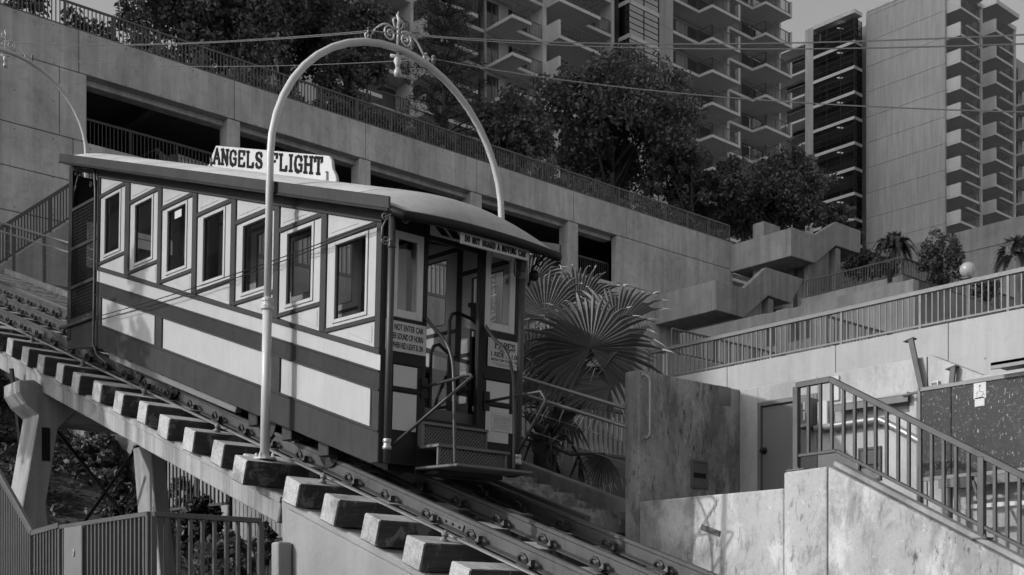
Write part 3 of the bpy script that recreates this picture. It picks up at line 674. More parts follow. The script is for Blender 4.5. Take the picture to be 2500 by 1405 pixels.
shrub_at('low leafy shrub inside the terrace railing corner',2165,645,51,38,22,zl-.4,M['leaf'],30,70,.15)
shrub_at('spiky shrub on the floor behind the pale wall railing',2405,705,38,26,20,zw-.8,M['leaf_dk'],24,60,.2)
# ================================================================== towers across the street, outside the frame, that shade the hill
ob=thing('office_tower','tall office tower across the street casting shade over the hill','building',(-114,-42,0))
build(MB().box(-240,-62.5,-62,-22,0,150),'wall',M['tower'],ob)
st_=MB()
for k in range(1,36): st_.box(-240.2,-62.3,-62.2,-21.8,k*4.1,k*4.1+1.3)
build(st_,'window_bands',M['glass_blk'],ob)
# ================================================================== funicular track
GR=.349; K0=-1.08; TH=math.atan(GR); CT,SN=math.cos(TH),math.sin(TH)
def tz(X): return K0-GR*X                       # top of the ties
def tp(X,Y,up=0):                               # point on the tie plane, raised square to the slope
    return V(X+up*SN,Y,tz(X)+up*CT)
tr=thing('funicular_track','steep timber-tied funicular track with three steel rails','track',(-12,9.7,tz(-12)))
TE=7.76
txs=[pY(x,y,TE).x for x,y in [(22,822),(97,862),(137,880),(183,905),(230,930),(282,950),(335,975),(393,1005),(455,1035),(517,1065),(590,1098),(705,1165),(790,1207),(887,1252),(993,1303),(1115,1355)]]
txs[0:2]=[txs[1]-.78,txs[1]]
while txs[0]>-37.5: txs.insert(0,txs[0]-.79)
while txs[-1]<-5.8: txs.append(txs[-1]+.80)
rl=wloc(tr)
tm=[]
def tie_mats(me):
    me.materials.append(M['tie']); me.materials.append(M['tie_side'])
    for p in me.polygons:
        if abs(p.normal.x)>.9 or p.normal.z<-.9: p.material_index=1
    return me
for k in range(9):
    m=MB(); e0=random.uniform(-.02,.03); e1=random.uniform(-.05,.05); hh=.305+random.uniform(-.01,.012)
    m.box(-.015,.315,TE+e0,11.25+e1,-hh,0); m.v=[(a+random.uniform(-.014,.014),b,c+random.uniform(-.012,.012)) for a,b,c in m.v]; tm.append(tie_mats(m.mesh('tie')))
for i,x in enumerate(txs):
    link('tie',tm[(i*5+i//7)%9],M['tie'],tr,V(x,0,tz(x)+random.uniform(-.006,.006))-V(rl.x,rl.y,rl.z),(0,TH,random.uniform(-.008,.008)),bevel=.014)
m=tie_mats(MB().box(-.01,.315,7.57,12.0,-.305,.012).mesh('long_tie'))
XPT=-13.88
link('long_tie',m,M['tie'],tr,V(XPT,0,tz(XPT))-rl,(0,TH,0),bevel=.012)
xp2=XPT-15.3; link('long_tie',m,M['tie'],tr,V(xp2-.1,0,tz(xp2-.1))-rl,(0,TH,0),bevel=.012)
RY=(8.66,9.73,10.78); XU,XDN=-38.0,-4.6; RH=.205
prof=[(-.08,0),(.08,0),(.08,.014),(.014,.036),(.012,.15),(.038,.164),(.038,.195),(.03,RH),(-.03,RH),(-.038,.195),(-.038,.164),(-.012,.15),(-.014,.036),(-.08,.014)]
for y in RY:
    P=[tp(XDN,y+a,b) for a,b in prof]
    build(MB().prism(P,tp(XU,y)-tp(XDN,y)),'rail',M['steelweb'],tr)
# spring clips at every tie
cl=MB(); cl.tube([(-.055,-.035,.02),(-.055,-.055,.045),(-.03,-.062,.07),(.0,-.06,.075),(.03,-.062,.058),(.04,-.052,.03),(.02,-.035,.022),(-.02,-.03,.028)],.013,6)
cl.box(-.05,.085,-.075,-.02,0,.022); cl.prism([(.05,-.07,.02),(.095,-.07,.02),(.07,-.055,.06)],(0,.045,0))
cl.v=[(a*1.55,b*1.35-.02,c*1.55) for a,b,c in cl.v]; clm=cl.mesh('rail_clip',smooth=False)
for x in txs:
    if x<-34: continue
    xc=x+.15*CT
    for y in RY:
        o=link('rail_clip',clm,M['iron'],tr,tp(xc,y-.045,.012)-rl,(0,TH,0))
        o=link('rail_clip',clm,M['iron'],tr,tp(xc,y+.045,.012)-rl,(0,TH,math.pi)) if False else None
# fishplates with bolts
for xx,y in ((-10.95,RY[0]),(-8.4,RY[1]),(-18.2,RY[0])):
    f=MB(); a,b=tp(xx-.3,y-.022,.075),tp(xx+.3,y-.022,.075); f.bar(a,b,.02,.07,(SN,0,CT))
    for k in range(5):
        p=tp(xx-.24+.12*k,y-.034,.075); f.lathe(p,[(.016,0),(.016,.02),(.006,.028)],6,(0,-1,0))
    build(f,'fishplate',M['steel'],tr)
# conduit beside the near rail on small stands
cy=8.26
build(MB().tube([tp(XU,cy,.05),tp(XDN,cy,.05)],.016,6),'conduit',M['galv'],tr); build(MB().tube([tp(XU,cy+.07,.045),tp(XDN,cy+.07,.045)],.012,6),'conduit',M['steel'],tr)
sm=MB().lathe((0,0,0),[(.05,0),(.055,.02),(.03,.03),(.03,.06),(.042,.065),(.042,.085),(.02,.09),(.02,.12)],10).mesh('conduit_stand',smooth=True)
for x in txs[1::3]:
    if x>-34: link('conduit_stand',sm,M['rail_lt'],tr,tp(x+.15,cy-.12,0)-rl,(0,TH,0))
# concrete girders carrying the ties
gd=thing('trestle_girder','pale streaked concrete trestle girders under the track ties','girder',(-20,9.5,tz(-20)-.7))
XAB=pY(700,1240,7.9).x
def slopebox(x0,x1,y0,y1,u0,u1):
    P=[tp(x0,y0,u0),tp(x1,y0,u0),tp(x1,y0,u1),tp(x0,y0,u1)]; return MB().prism(P,(0,y1-y0,0))
build(slopebox(XU,XAB-.004,7.9,8.25,-.66,-.315),'girder',M['girder'],gd,bevel=.015)
build(slopebox(XU,XAB-.004,7.875,7.899,-.40,-.32),'ledge',M['girder'],gd,bevel=.006)
build(slopebox(XU,XAB-.004,10.7,11.05,-.66,-.315),'girder',M['girder'],gd,bevel=.015)
ab=thing('track_abutment','pale solid concrete abutment under the lower track','abutment',(-9,9.5,0))
x1=-4.4
P=[V(XAB,7.88,0),V(x1,7.88,0),tp(x1,7.88,-.32),tp(XAB,7.88,-.32)]
build(MB().prism(P,(0,3.3,0)),'wall',M['abut'],ab,bevel=.03,seg=2)
P=[V(XAB+.22,7.83,0),V(x1,7.83,0),tp(x1,7.83,-.40),tp(XAB+.22,7.83,-.40)]
build(MB().prism(P,(0,.05,0)),'facing',M['abut'],ab,bevel=.02,seg=2)
# splayed concrete bent
XBN=-21.3
def bent(label,dx):
    r=thing('trestle_bent',label,'pier',(XBN+dx,9.5,hz(XBN+dx,9.5)-.1),'concrete bents under the trestle'); o=V(dx,0,-dx*GR)
    def poly(L): return [pX(x,y,XBN)+o for x,y in L]
    build(MB().prism(poly([(84.5,929),(189,1003),(142,1047),(113,1229),(118,1287),(80,1302),(53,1247),(93,1016)]),(-.75,0,0)),'leg',M['pier'],r,bevel=.015)
    build(MB().prism(poly([(86,928),(96,1015),(62,985),(46,958),(46,928)]),(-.74,.0,0)),'corbel',M['pier'],r,bevel=.015)
    P=[pX(367,1085,XBN),pX(400,1085,XBN),pX(432,1420,XBN),pX(392,1420,XBN)]; build(MB().prism([p+o for p in P],(-.75,0,0)),'leg',M['pier'],r,bevel=.015)
    q=tp(XBN,0,-.67); build(MB().box(XBN-.7,XBN-.02,8.05,11.0,q.z-.65,q.z-.05).__class__().box(XBN+dx-.7,XBN+dx-.02,8.05,11.0,tp(XBN+dx,0,-.67).z-.55,tp(XBN+dx,0,-.67).z-.02),'cross_beam',M['pier'],r,bevel=.03)
    return r
bent('splayed concrete trestle bent with a slotted near leg beside the lower fence',0)
bent('farther splayed concrete trestle bent in shade up the hill',-9.5)
a=pX(109,1072,XBN+.004); build(MB().box(XBN-.02,XBN+.012,a.y-.05,a.y+.09,a.z-.38,a.z+.2),'slot_cover',M['black'],bpy.data.objects['trestle_bent'])
br=thing('cross_bracing','thin dark steel cross bracing between the trestle legs','brace',(-20.5,10,2.5))
for (x0,y0,x1,y1) in ((138,1052,360,1330),(345,1078,195,1290),(60,1075,-20,1130),(28,900,62,1180)):
    build(MB().bar(pX(x0,y0,XBN-.9),pX(x1,y1,XBN-1.1),.055,.055),'rod',M['black'],br)
# ================================================================== lamp arches and wires
def arch(label,x0,lamp=True):
    """white steel arch over the track, leaning slightly downhill"""
    zb=tz(x0+.11)+.016; zs=zb+3.82; ya,yb=7.93,11.8; yc=(ya+yb)/2; R=(yb-ya)/2; ln=.036
    def q(y,z): return V(x0+.11+(z-zb)*ln,y,z)
    r=thing('lamp_arch',label,'arch',(x0+.11,yc,zb),'lamp arches over the track')
    pts=[q(ya,zb+.01)]+[q(ya,zb+2.35+.001*i) for i in range(1)]+[q(ya,zs)]
    n=22
    arcp=[q(yc-R*math.cos(math.pi*i/n),zs+R*math.sin(math.pi*i/n)) for i in range(n+1)]
    build(MB().tube([q(ya,zb),q(ya,zb+1.95)],.060,14),'lower_pole',M['pole'],r,smooth=True)
    build(MB().tube([q(yb,zb+.01),q(yb,zb+1.95)],.060,14),'lower_pole',M['pole'],r,smooth=True)
    build(MB().tube([q(ya,zb+1.96)]+arcp+[q(yb,zb+1.96)],.048,14),'arch_tube',M['pole'],r,smooth=True)
    for y in (ya,yb):
        build(MB().lathe(q(y,zb+1.88),[(.061,0),(.084,.01),(.088,.05),(.072,.06),(.072,.1),(.082,.11),(.082,.14),(.055,.16)],14),'coupling',M['pole'],r,smooth=False)
        fl=MB(); fl.lathe(q(y,zb-.012),[(.15,0),(.15,.025),(.075,.03),(.075,.06)],14)
        for k in range(4): a=k*math.pi/2+.6; fl.lathe(q(y,zb)+V(.115*math.cos(a),.115*math.sin(a),.01),[(.02,0),(.02,.05),(.008,.07)],6)
        build(fl,'base_flange',M['pole'],r)
    # scrolled finial on the crown
    tpz=zs+R; f=MB()
    def scroll(cy,cz,r0,turns,a0,sgn,rad=.014):
        P=[]
        for i in range(26):
            u=i/25; a=a0+sgn*turns*2*math.pi*u; rr=r0*(1-.82*u); P.append(q(cy+rr*math.cos(a),cz+rr*math.sin(a)))
        f.tube(P,rad,5)
    for s in (-1,1):
        scroll(yc+s*.13,tpz+.16,.105,1.6,math.pi/2,-s); scroll(yc+s*.50,tpz+.02-.06*0,.06,1.4,math.pi/2,s)
        P=[]
        for i in range(12):
            u=i/11; P.append(q(yc+s*(.06+.40*u),tpz+.05+.24*math.sin(math.pi*(.28+.66*u))-.07*u))
        f.tube(P,.014,5)
    f.tube([q(yc,tpz),q(yc,tpz+.33)],.016,6)
    for s in (-1,1): f.tube([q(yc,tpz+.24),q(yc+s*.07,tpz+.30),q(yc+s*.085,tpz+.37),q(yc+s*.05,tpz+.40)],.012,5)
    f.tube([q(yc,tpz+.3),q(yc+.02,tpz+.38),q(yc-.015,tpz+.44),q(yc,tpz+.5)],[.02,.026,.018,.004],6)
    build(f,'finial',M['pole'],r,smooth=True)
    c=q(yc,tpz-.05); b=MB(); b.tube([c,c-V(0,0,.1)],.016,8); b.tube([c+V(-.04,-.09,-.06),c+V(.04,.09,-.06)],.024,8); b.lathe(c-V(0,0,.22),[(.03,0),(.036,.05),(.055,.09),(.045,.14),(.02,.15)],12)
    build(b,'lamp_holder',M['pole'],r,smooth=True)
    build(MB().lathe(c-V(0,0,.34),[(.01,0),(.042,.014),(.054,.05),(.046,.09),(.028,.13)],14),'bulb',paint('opal bulb',.36,.25,.02,bump=0) if 'opal bulb' not in bpy.data.materials else bpy.data.materials['opal bulb'],r,smooth=True)
    ins=[]
    for dy,dz_ in ((-.47,.0),(-.35,.0),(.62,0)):
        y=yc+dy; z=zs+math.sqrt(max(0,R*R-dy*dy)); p=q(y,z+.05); build(MB().lathe(p,[(.014,0),(.014,.05),(.034,.06),(.03,.09),(.016,.1),(.03,.11),(.034,.13),(.012,.15)],10),'insulator',M['iron'] if dy<0 else M['rail_lt'],r,smooth=True); ins.append(p+V(0,0,.1))
    return r,ins
_,i1=arch('white lamp arch standing over the trolley on the long tie',XPT)
_,i2=arch('white lamp arch farther up the track behind the trolley roof',XPT-15.3)
def sagwire(label,a,b,sag,r,mat,grp='overhead wires'):
    P=[]
    for i in range(25):
        u=i/24; p=a.lerp(b,u); p.z-=sag*4*u*(1-u); P.append(p)
    m=MB().tube(P,r,5); o=build(m,'overhead_wire',mat,origin=a); tag(o,label,'wire',grp); return o
hop=V(15.3,0,-15.3*GR)
wl_=['first of two paired wires','second of two paired wires','single side wire']
for k in range(3):
    sagwire(wl_[k]+' strung uphill between the two lamp arches',i2[k],i1[k],.14 if k<2 else .16,.0065,M['wire_lt'])
    sagwire(wl_[k]+' strung downhill from the near lamp arch',i1[k],i1[k]+hop+V(0,(0,.0,0)[k],(.3,.2,.0)[k]),.35 if k<2 else .45,.0065,M['wire'])
    sagwire(wl_[k]+' running on uphill past the far lamp arch',i2[k],i2[k]-hop,.2,.0065,M['wire_lt'])
_,i0=arch('white lamp arch at the lower end of the track toward the street',XPT+15.3) if False else (None,None)
# wires dropping from the trolley rear corner, see car section
# ================================================================== public stair along the track
sr=thing('side_stair','public stair of patterned steel treads climbing beside the track','stair',(-18,12,tz(-18)))
def treadmat():
    t=NT('patterned steel tread'); p=t.pos((1,1,1)); w1=t.n('ShaderNodeTexWave',wave_type='BANDS'); w1.inputs['Scale'].default_value=9; w1.inputs['Distortion'].default_value=3; w1.inputs['Detail'].default_value=2
    t.l(t.pos((1,1,1)),w1.inputs[0]); a=t.rng(w1.outputs['Fac'],.3,.7,.7,1.25); t.bump(w1.outputs['Fac'],.5,.02)
    return t.done(t.prod(a,t.rng(t.noise(3,p,4),.3,.7,.8,1.2),.36),.5,.2)
M['tread']=treadmat()
run=.47; X=-11.5; tmsh=MB().box(-run,0.02,11.42,12.72,-run*GR-.02,0).mesh('tread'); so_=wloc(sr)
while X>-37:
    link('tread',tmsh,M['tread'],sr,V(X,0,tz(X)+.13)-so_); X-=run
build(MB().prism([V(-37.5,12.74,0),V(-11.42,12.74,0),tp(-11.42,12.74,.26),tp(-37.5,12.74,.26)],(0,.2,0)),'stringer_wall',M['pier'],sr,bevel=.015)
build(slopebox(-37.5,-11.42,11.30,11.40,-.5,.16),'stringer_wall',M['rail_dk'],sr)
hd=thing('stair_handrail','pair of slim pipe handrails along the side stair','handrail',(-18,12.3,tz(-18)+.5))
for up,rr in ((1.64,.028),(1.39,.028)): build(MB().tube([V(-37.5,12.3,tz(-37.5)+up),V(-11.42,12.3,tz(-11.42)+up)],rr,8),'pipe',M['galv'],hd,smooth=True)
X=-17.6
while X>-37: build(MB().box(X-.035,X+.035,12.78,12.86,tz(X)+.25,tz(X)+1.62).tube([(X,12.8,tz(X)+1.5),(X,12.32,tz(X)+1.6)],.012,5),'post',M['fence'],hd); X-=2.4
for up in (1.1,.8): build(MB().tube([V(-37.5,12.82,tz(-37.5)+up),V(-11.42,12.82,tz(-11.42)+up)],.006,4),'cable',M['galv'],hd)
# garden slope beyond the stair
gs=MB(); gs.add([(-11.3,12.97,tz(-11.3)+.05),(-11.3,29.9,tz(-11.3)+.05),(-38.8,29.9,tz(-38.8)+.05),(-38.8,12.97,tz(-38.8)+.05),(-11.3,12.97,0),(-11.3,29.9,0)],[(0,1,2,3),(4,5,1,0)])
tag(build(gs,'garden_slope',M['earth'],origin=(-25,20,0)),kind='structure')
gw=thing('garden_wall','low concrete garden wall with a railing behind the fan palm','wall',(-17.2,17,0))
zg=pX(1400,1108,-17.2).z; build(MB().box(-17.5,-17.2,12.97,26,0,zg),'wall',M['terrace'],gw,bevel=.02)
gwr=thing('garden_wall_railing','railing on the low garden wall behind the fan palm','railing',(-17.35,17,zg)); railing(gwr,(-17.35,13.1,zg),(-17.35,25.9,zg),1.05,.14,1.8,M['fence'],barw=.03)
XV=-27.5; zv=pX(365,570,XV).z
vw=thing('court_edge_wall','concrete wall carrying a railing across the slope, seen through the trolley windows','wall',(XV,20,0))
build(MB().box(XV-.3,XV,12.97,29.98,0,zv),'wall',M['terrace'],vw,bevel=.02)
vr=thing('court_edge_railing','pale bar railing on the slope wall seen through the trolley windows','railing',(XV-.15,20,zv)); railing(vr,(XV-.15,13.1,zv),(XV-.15,29.9,zv),1.05,.15,1.95,M['rail_lt'],barw=.05,joined=False)
# stair parapet on the garage foot, upper left
XQ=-37.4; sw=thing('hill_stair','sloping concrete stair wall with a dense railing against the garage','stair',(XQ,14.6,8))
A,B=pX(-90,707,XQ),pX(230,500,XQ)
build(MB().prism([A,B,V(XQ,B.y,8),V(XQ,A.y,8)],(-.3,0,0)),'wall',M['terrace'],sw,bevel=.02)
railing(sw,A+V(-.15,0,0),B+V(-.15,0,0),1.16,.12,1.9,M['fence'],barw=.035,railw=.1,railh=.1)
# ================================================================== lower fences at the left foot
YF=5.3; zf=pY(370,1248,YF).z; xf=pY(370,1248,YF).x
FM=M['fence']
plinth=thing('fence_plinth','low concrete plinth under the corner fence','plinth',(xf-2,YF+.5,0))
zpl=1.25
fe=thing('corner_fence','steel bar fence turning a corner in front of the abutment','fence',(xf,YF,zpl))
fl=pY(148,1280,YF); fr_=pX(640,1262,xf)
build(MB().box(fl.x-2.6,xf+.12,YF-.12,YF+.12,0,zpl),'wall',M['abut'],plinth,bevel=.02)
build(MB().box(xf-.12,xf+.12,YF+.121,fr_.y+.1,0,zpl),'wall',M['abut'],plinth,bevel=.02)
hF=zf-zpl
railing(fe,(xf-.03,YF+.03,zpl),(xf-.03,fr_.y,zpl),hF,.128,9,FM,railw=.05,railh=.055,barw=.034,postw=.055,joined=False,bottom=.12)
railing(fe,(fl.x,YF,zpl),(xf-.06,YF,zpl),hF-.0,.098,9,FM,railw=.05,railh=.05,barw=.03,postw=.055,joined=False,bottom=.12)
a,b=pY(160,1290,YF-.04),pY(203,1290,YF-.04); build(MB().box(a.x,b.x,YF-.06,YF-.035,zpl+.02,a.z),'gate_plate',M['rail_lt'],fe,bevel=.006)
p=pY(181,1348,YF-.06); build(MB().lathe(p,[(.03,0),(.03,.012),(.012,.014),(.012,.02)],12,(0,-1,0)).lathe(p-V(0,0,.03),[(.022,0),(.022,.014)],10,(0,-1,0)),'lock',M['chrome'],fe)
f2=thing('sloping_fence','fence with a rail sloping down to the corner fence','fence',(-15,YF,0))
A,B=pY(-30,1108,YF+.02),pY(80,1302,YF+.02); C_=pY(146,1283,YF+.02)
build(MB().bar(A,B,.06,.09),'top_rail',FM,f2,bevel=.01); build(MB().bar(B,C_,.05,.06),'top_rail',FM,f2)
bmsh=MB().box(-.016,.016,-.016,.016,-1.6,0).mesh('baluster')
for i in range(1,26):
    q=A.lerp(B,i/26); link('baluster',bmsh,FM,f2,q-wloc(f2))
for i in range(1,9): q=B.lerp(C_,i/9); link('baluster',bmsh,FM,f2,q-wloc(f2))
build(MB().box(A.x-.3,C_.x,YF-.05,YF+.1,0,zpl-.02).__class__().box(A.x-.2,fl.x-2.61,YF-.1,YF+.1,0,1.2),'base',M['abut'],f2)
# small fence stub casting bars on the abutment
stb=thing('fence_stub','short flat-bar fence stub against the abutment foot','fence',(XAB,7.5,0))
a=pY(657,1324,7.6); build(MB().box(a.x,a.x+.18,7.62,7.82,0,a.z),'block',M['abut'],stb,bevel=.03,seg=2)
# far dark fence and steps seen under the girder
ff=thing('under_track_fence','dim bar fence on steps seen below the girder','fence',(-16,13.2,1)) if False else thing('under_track_fence','dim bar fence on the slope seen below the girder','fence',(-15.5,11.6,hz(-15.5,11.6)))
A=pY(405,1170,11.55); B=pY(492,1185,11.55); zq=pY(450,1250,11.55).z
railing(ff,(A.x,11.55,zq),(B.x+1.2,11.55,zq-.05),1.35,.16,1.6,M['fence'],barw=.03,drop=1.2)
# undergrowth below the trestle
UG='undergrowth below the trestle'
def bush(label,x,y,Y,rpx,hpx,mat=M['leaf'],n=46,per=80,size=.13):
    c=pY(x,y,Y); s=(Y/ray(x,y).y)/FPX; z0=max(0,hz(c.x,c.y)-.1); r=thing('bush',label,'bush',(c.x,c.y,z0),UG); pts=[];rad=[];st=MB()
    for i in range(n):
        d=RNG.normal(size=3); d/=np.linalg.norm(d); q=d*(.3+.7*RNG.random()**.5); p=V(q[0]*rpx*s,q[1]*.9*rpx*s*.6,max(.1,c.z-z0+q[2]*hpx*s)); pts.append(p); rad.append(.2*rpx*s)
        if i%4==0: st.tube([(0,0,0),p*.5,p],[.03,.02,.006],4)
    build(st,'stems',M['bark'],r,local=True); link('foliage',leaf_mesh('foliage',pts,rad,per,size),mat,r)
bush('leafy bush filling the gap between the two legs of the near bent',235,1130,11.9,95,95,n=80)
bush('dark bush behind the crossing rods of the near bent',300,1250,11.3,75,80,M['leaf_dk'],70)
bush('dark bush left of the slotted bent leg',10,1050,11.8,60,120,M['leaf_dk'],70)
bush('low bush behind the bars of the corner fence',545,1370,10.2,95,60,M['leaf'],70)
bush('low bush beside the abutment edge behind the corner fence',650,1330,9.6,42,50,M['leaf_dk'],30)
bush('tangled bush right behind the left part of the corner fence',230,1350,10.6,130,70,M['leaf_dk'],80)
bush('broad dark bush on the slope behind the bracing',170,1200,11.6,90,80,M['leaf'],70)
bush('broad bush beyond the far trestle leg',480,1290,11.5,80,70,M['leaf_dk'],70)
bush('thin weeds below the far trestle leg',440,1210,12.5,45,50,M['leaf'],24,60,.1)
# ivy and weeds covering the slope below the trestle: nobody could count it
iv=[]
for i in range(900):
    x=random.uniform(-38,-13.5); y=random.uniform(4.2,12.7); iv.append((x,y,hz(x,y)+.12+.25*random.random()))
ivo=link('ivy',leaf_mesh('ivy',iv,[.42]*len(iv),26,.16,squash=.5,up=.8),M['leaf_dk'],None); tag(ivo,'dark ivy and weeds covering the slope below the trestle','ivy',kind='stuff')
# street tree outside the frame whose shade dapples the trolley's rear corner
tree('street_tree','tall street tree south of the track dappling the trolley rear',(-24.4,-1.6,0),0,2.3,2.2,11.6,46,60,.3,M['leaf'],trunk=.2)
# ================================================================== the trolley car
YCAR=8.24; WCAR=2.2; TAU=math.atan(.04); CO=pY(922.5,1133,YCAR); GL=math.tan(math.atan(.338)-TAU)
cb=thing('trolley_car','cream and dark panelled funicular trolley car stopped on the slope','trolley',CO); cb.rotation_euler=(0,TAU,0)
c_,s_=math.cos(TAU),math.sin(TAU)
def toloc(p): q=p-CO; return V(q.x*c_-q.z*s_,q.y,q.x*s_+q.z*c_)
UA,WA=V(c_,0,-s_),V(s_,0,c_)
def carS(x,y,v=0): return toloc(pY(x,y,YCAR+v))
def carF(x,y,u=0):                                       # pixel -> point on the car's cross plane u
    d=ray(x,y); q0=CP-CO; t=(u-q0.dot(UA))/d.dot(UA); return toloc(CP+d*t)
def B(mb,name,mat,par=cb,**k): return build(mb,name,mat,par,local=True,**k)
def gl_(c,u): return c-GL*u
u0r=-9.3
UR=-8.22                                                 # rear end of the panelled side
def side(near):
    def y(v): return v if near else WCAR-v
    def box(m,u0,u1,v0,v1,w0,w1): return m.box(u0,u1,y(v0),y(v1),w0,w1)
    def strip(c0,c1,u0,u1,v0,v1):                        # band following the slope
        return MB().prism([(u0,y(v0),gl_(c0,u0)),(u1,y(v0),gl_(c0,u1)),(u1,y(v0),gl_(c1,u1)),(u0,y(v0),gl_(c1,u0))],(0,y(v1)-y(v0),0))
    def plate(poly,v0,v1): return MB().prism([(u,y(v0),w_) for u,w_ in poly],(0,y(v1)-y(v0),0))
    # skirt, belts, frieze
    sk=[(UR,gl_(0,UR)),(-.16,gl_(0,-.16)-.03),(-.01,.02),(-.01,gl_(.36,-.01)),(UR,gl_(.36,UR))]
    B(plate(sk,0,.06),'skirt',M['trim'],bevel=.006)
    B(strip(.362,.392,UR,-.012,-.012,.03),'moulding',M['trim'],bevel=.005)
    B(strip(.84,.868,UR,-.012,-.014,.03),'moulding',M['trim'],bevel=.005)
    B(strip(.87,1.055,UR,-.011,.002,.05),'belt',M['trim_dk'])
    B(strip(1.056,1.08,UR,-.012,-.016,.05),'moulding',M['trim'],bevel=.005)
    B(strip(1.081,1.262,UR,-.011,.008,.05),'panel',M['cream'])
    B(strip(1.263,1.33,UR,-.012,-.014,.05),'belt',M['trim'],bevel=.006)
    B(strip(2.782,2.83,UR-.02,-.01,-.02,.05),'moulding',M['trim'],bevel=.006)
    B(strip(2.831,2.905,u0r+.01,.0,-.002,.05),'frieze',M['trim_dk'])
    for a,b in ((-8.04,-5.955),(-5.765,-2.485),(-2.285,-.155)):
        B(strip(.393,.839,a+.03,b-.03,.018,.05),'panel',M['cream'])
        for x0,x1 in ((a,a+.029),(b-.029,b)): B(strip(.393,.839,x0,x1,-.008,.05),'moulding',M['trim'],bevel=.004)
    for a,b in ((UR,-8.041),(-5.954,-5.766),(-2.484,-2.286),(-.154,-.012)): B(strip(.393,.839,a,b,.0,.05),'stile',M['trim'])
    R_=[-.124,-1.326,-2.471,-3.638,-4.795,-5.934,-7.125]; L_=[-1.195,-2.335,-3.499,-4.654,-5.808,-6.955,-8.113]
    for k,(ul,ur) in enumerate(zip(L_,R_)):
        dz=gl_(0,ur)-gl_(0,-.124)+ (0 if k==0 else .002)
        un=L_[k-1] if k else -.0
        B(strip(1.331,2.781,ur+.001,(un-.001) if k else -.011,-.012,.05),'post',M['trim'],bevel=.006)
        wt,wb=2.833+dz,1.73+dz
        B(plate([(ul,wt-.064),(ur,wt-.064),(ur,wt),(ul,wt)],-.01,.05),'rail_bar',M['trim'],bevel=.005)
        B(plate([(ul,wb-.055),(ur,wb-.055),(ur,wb),(ul,wb)],-.01,.05),'rail_bar',M['trim'],bevel=.005)
        ut=(2.78-wt)/GL
        B(plate([(ul,wt+.001),(min(ur,ut),wt+.001),(ul,gl_(2.78,ul))],.012,.05),'panel',M['cream'])
        t0=[(ul+.07,wt+.05),(ul+(min(ur,ut)-ul)*.66,wt+.05),(ul+.07,wt+.05+(gl_(2.78,ul)-wt)*.62)]
        B(plate(t0,.006,.0119),'inset',M['cream'],bevel=.003)
        B(plate([(ul,wb-.056),(ur,wb-.056),(ur,gl_(1.331,ur))] if gl_(1.331,ul)>=wb-.07 else [(ul,wb-.056),(ur,wb-.056),(ur,gl_(1.331,ur)),(ul,gl_(1.331,ul))],.012,.05),'panel',M['cream'])
        t1=[(ur-.07,wb-.1),(ur-.07,gl_(1.331,ur)+.06),(ul+(ur-ul)*.42,wb-.1)]
        B(plate(t1,.006,.0119),'inset',M['cream'],bevel=.003)
        # surround, sash and pane
        g0,g1,h0,h1=ul+.195,ur-.225,wb+.085,wt-.12
        m=MB(); box(m,ul,g0,.012,.05,wb+.001,wt-.065); box(m,g1,ur,.012,.05,wb+.001,wt-.065); box(m,g0,g1,.012,.05,wb+.001,h0); box(m,g0,g1,.012,.05,h1,wt-.065)
        wdw=B(m,'window',M['cream'])
        m=MB(); e=.045; box(m,g0-e,g0,-.004,.011,h0-e,h1+e); box(m,g1,g1+e,-.004,.011,h0-e,h1+e); box(m,g0,g1,-.004,.011,h0-e,h0); box(m,g0,g1,-.004,.011,h1,h1+e)
        B(m,'sash',M['cream'],wdw,bevel=.004)
        m=MB(); e=.012; box(m,g0,g0+e,.02,.05,h0,h1); box(m,g1-e,g1,.02,.05,h0,h1); box(m,g0+e,g1-e,.02,.05,h0,h0+e); box(m,g0+e,g1-e,.02,.05,h1-e,h1); B(m,'inner_frame',M['trim'],wdw)
        m=MB(); box(m,g0+.012,g1-.012,.034,.038,h0+.012,h1-.012); B(m,'pane',M['glass'],wdw)
    B(strip(.363,2.83,UR,UR+.105,.0,.05).__class__().prism([(UR,y(-.01),gl_(.393,UR)),(L_[-1]-.001,y(-.01),gl_(.393,L_[-1])),(L_[-1]-.001,y(-.01),gl_(2.781,L_[-1])),(UR,y(-.01),gl_(2.781,UR))],(0,y(.05)-y(-.01),0)) if False else strip(1.331,2.781,UR,L_[-1]-.001,-.01,.05),'post',M['trim'])
    # fascia board on the roof edge
    B(strip(2.925,3.068,-9.32,.43,-.235,-.205),'fascia',M['trim'],bevel=.008)
    B(strip(2.906,2.924,-9.32,.42,-.23,-.0),'soffit',M['front_dk'])
    B(strip(2.9,2.924,-9.32,.43,-.25,-.231),'gutter_lip',M['front_dk'])
side(True); side(False)
# pale underframe sill, wheels, bogie boxes
B(MB().prism([(-7.9,.10,gl_(-.0,-7.9)-.01),(-3.55,.10,gl_(0,-3.55)-.01),(-3.62,.10,gl_(0,-3.62)-.14),(-7.9,.10,gl_(0,-7.9)-.14)],(0,.1,0)),'underframe',M['rail_lt'],bevel=.01)
for uu,cc in ((-3.2,-.16),(-1.62,-.16),(-7.4,-.16),(-6.1,-.16)):
    for yy in (.42,1.49):
        w_=B(MB().lathe((uu,yy-.05,gl_(cc,uu)+.0),[(.235,0),(.235,.03),(.2,.032),(.2,.11)],20,(0,1,0)),'wheel',M['iron'],smooth=False)
        B(MB().lathe((uu,yy-.052,gl_(cc,uu)),[(.09,0),(.09,-.02),(.05,-.05),(.05,-.06)][::-1],12,(0,1,0)),'hub',M['galv'],w_)
for uu in (-3.3,-2.4,-1.5): B(MB().box(uu-.12,uu+.12,.2,.34,gl_(-.22,uu)-.02,gl_(-.02,uu)),'axle_box',M['iron'],bevel=.01)
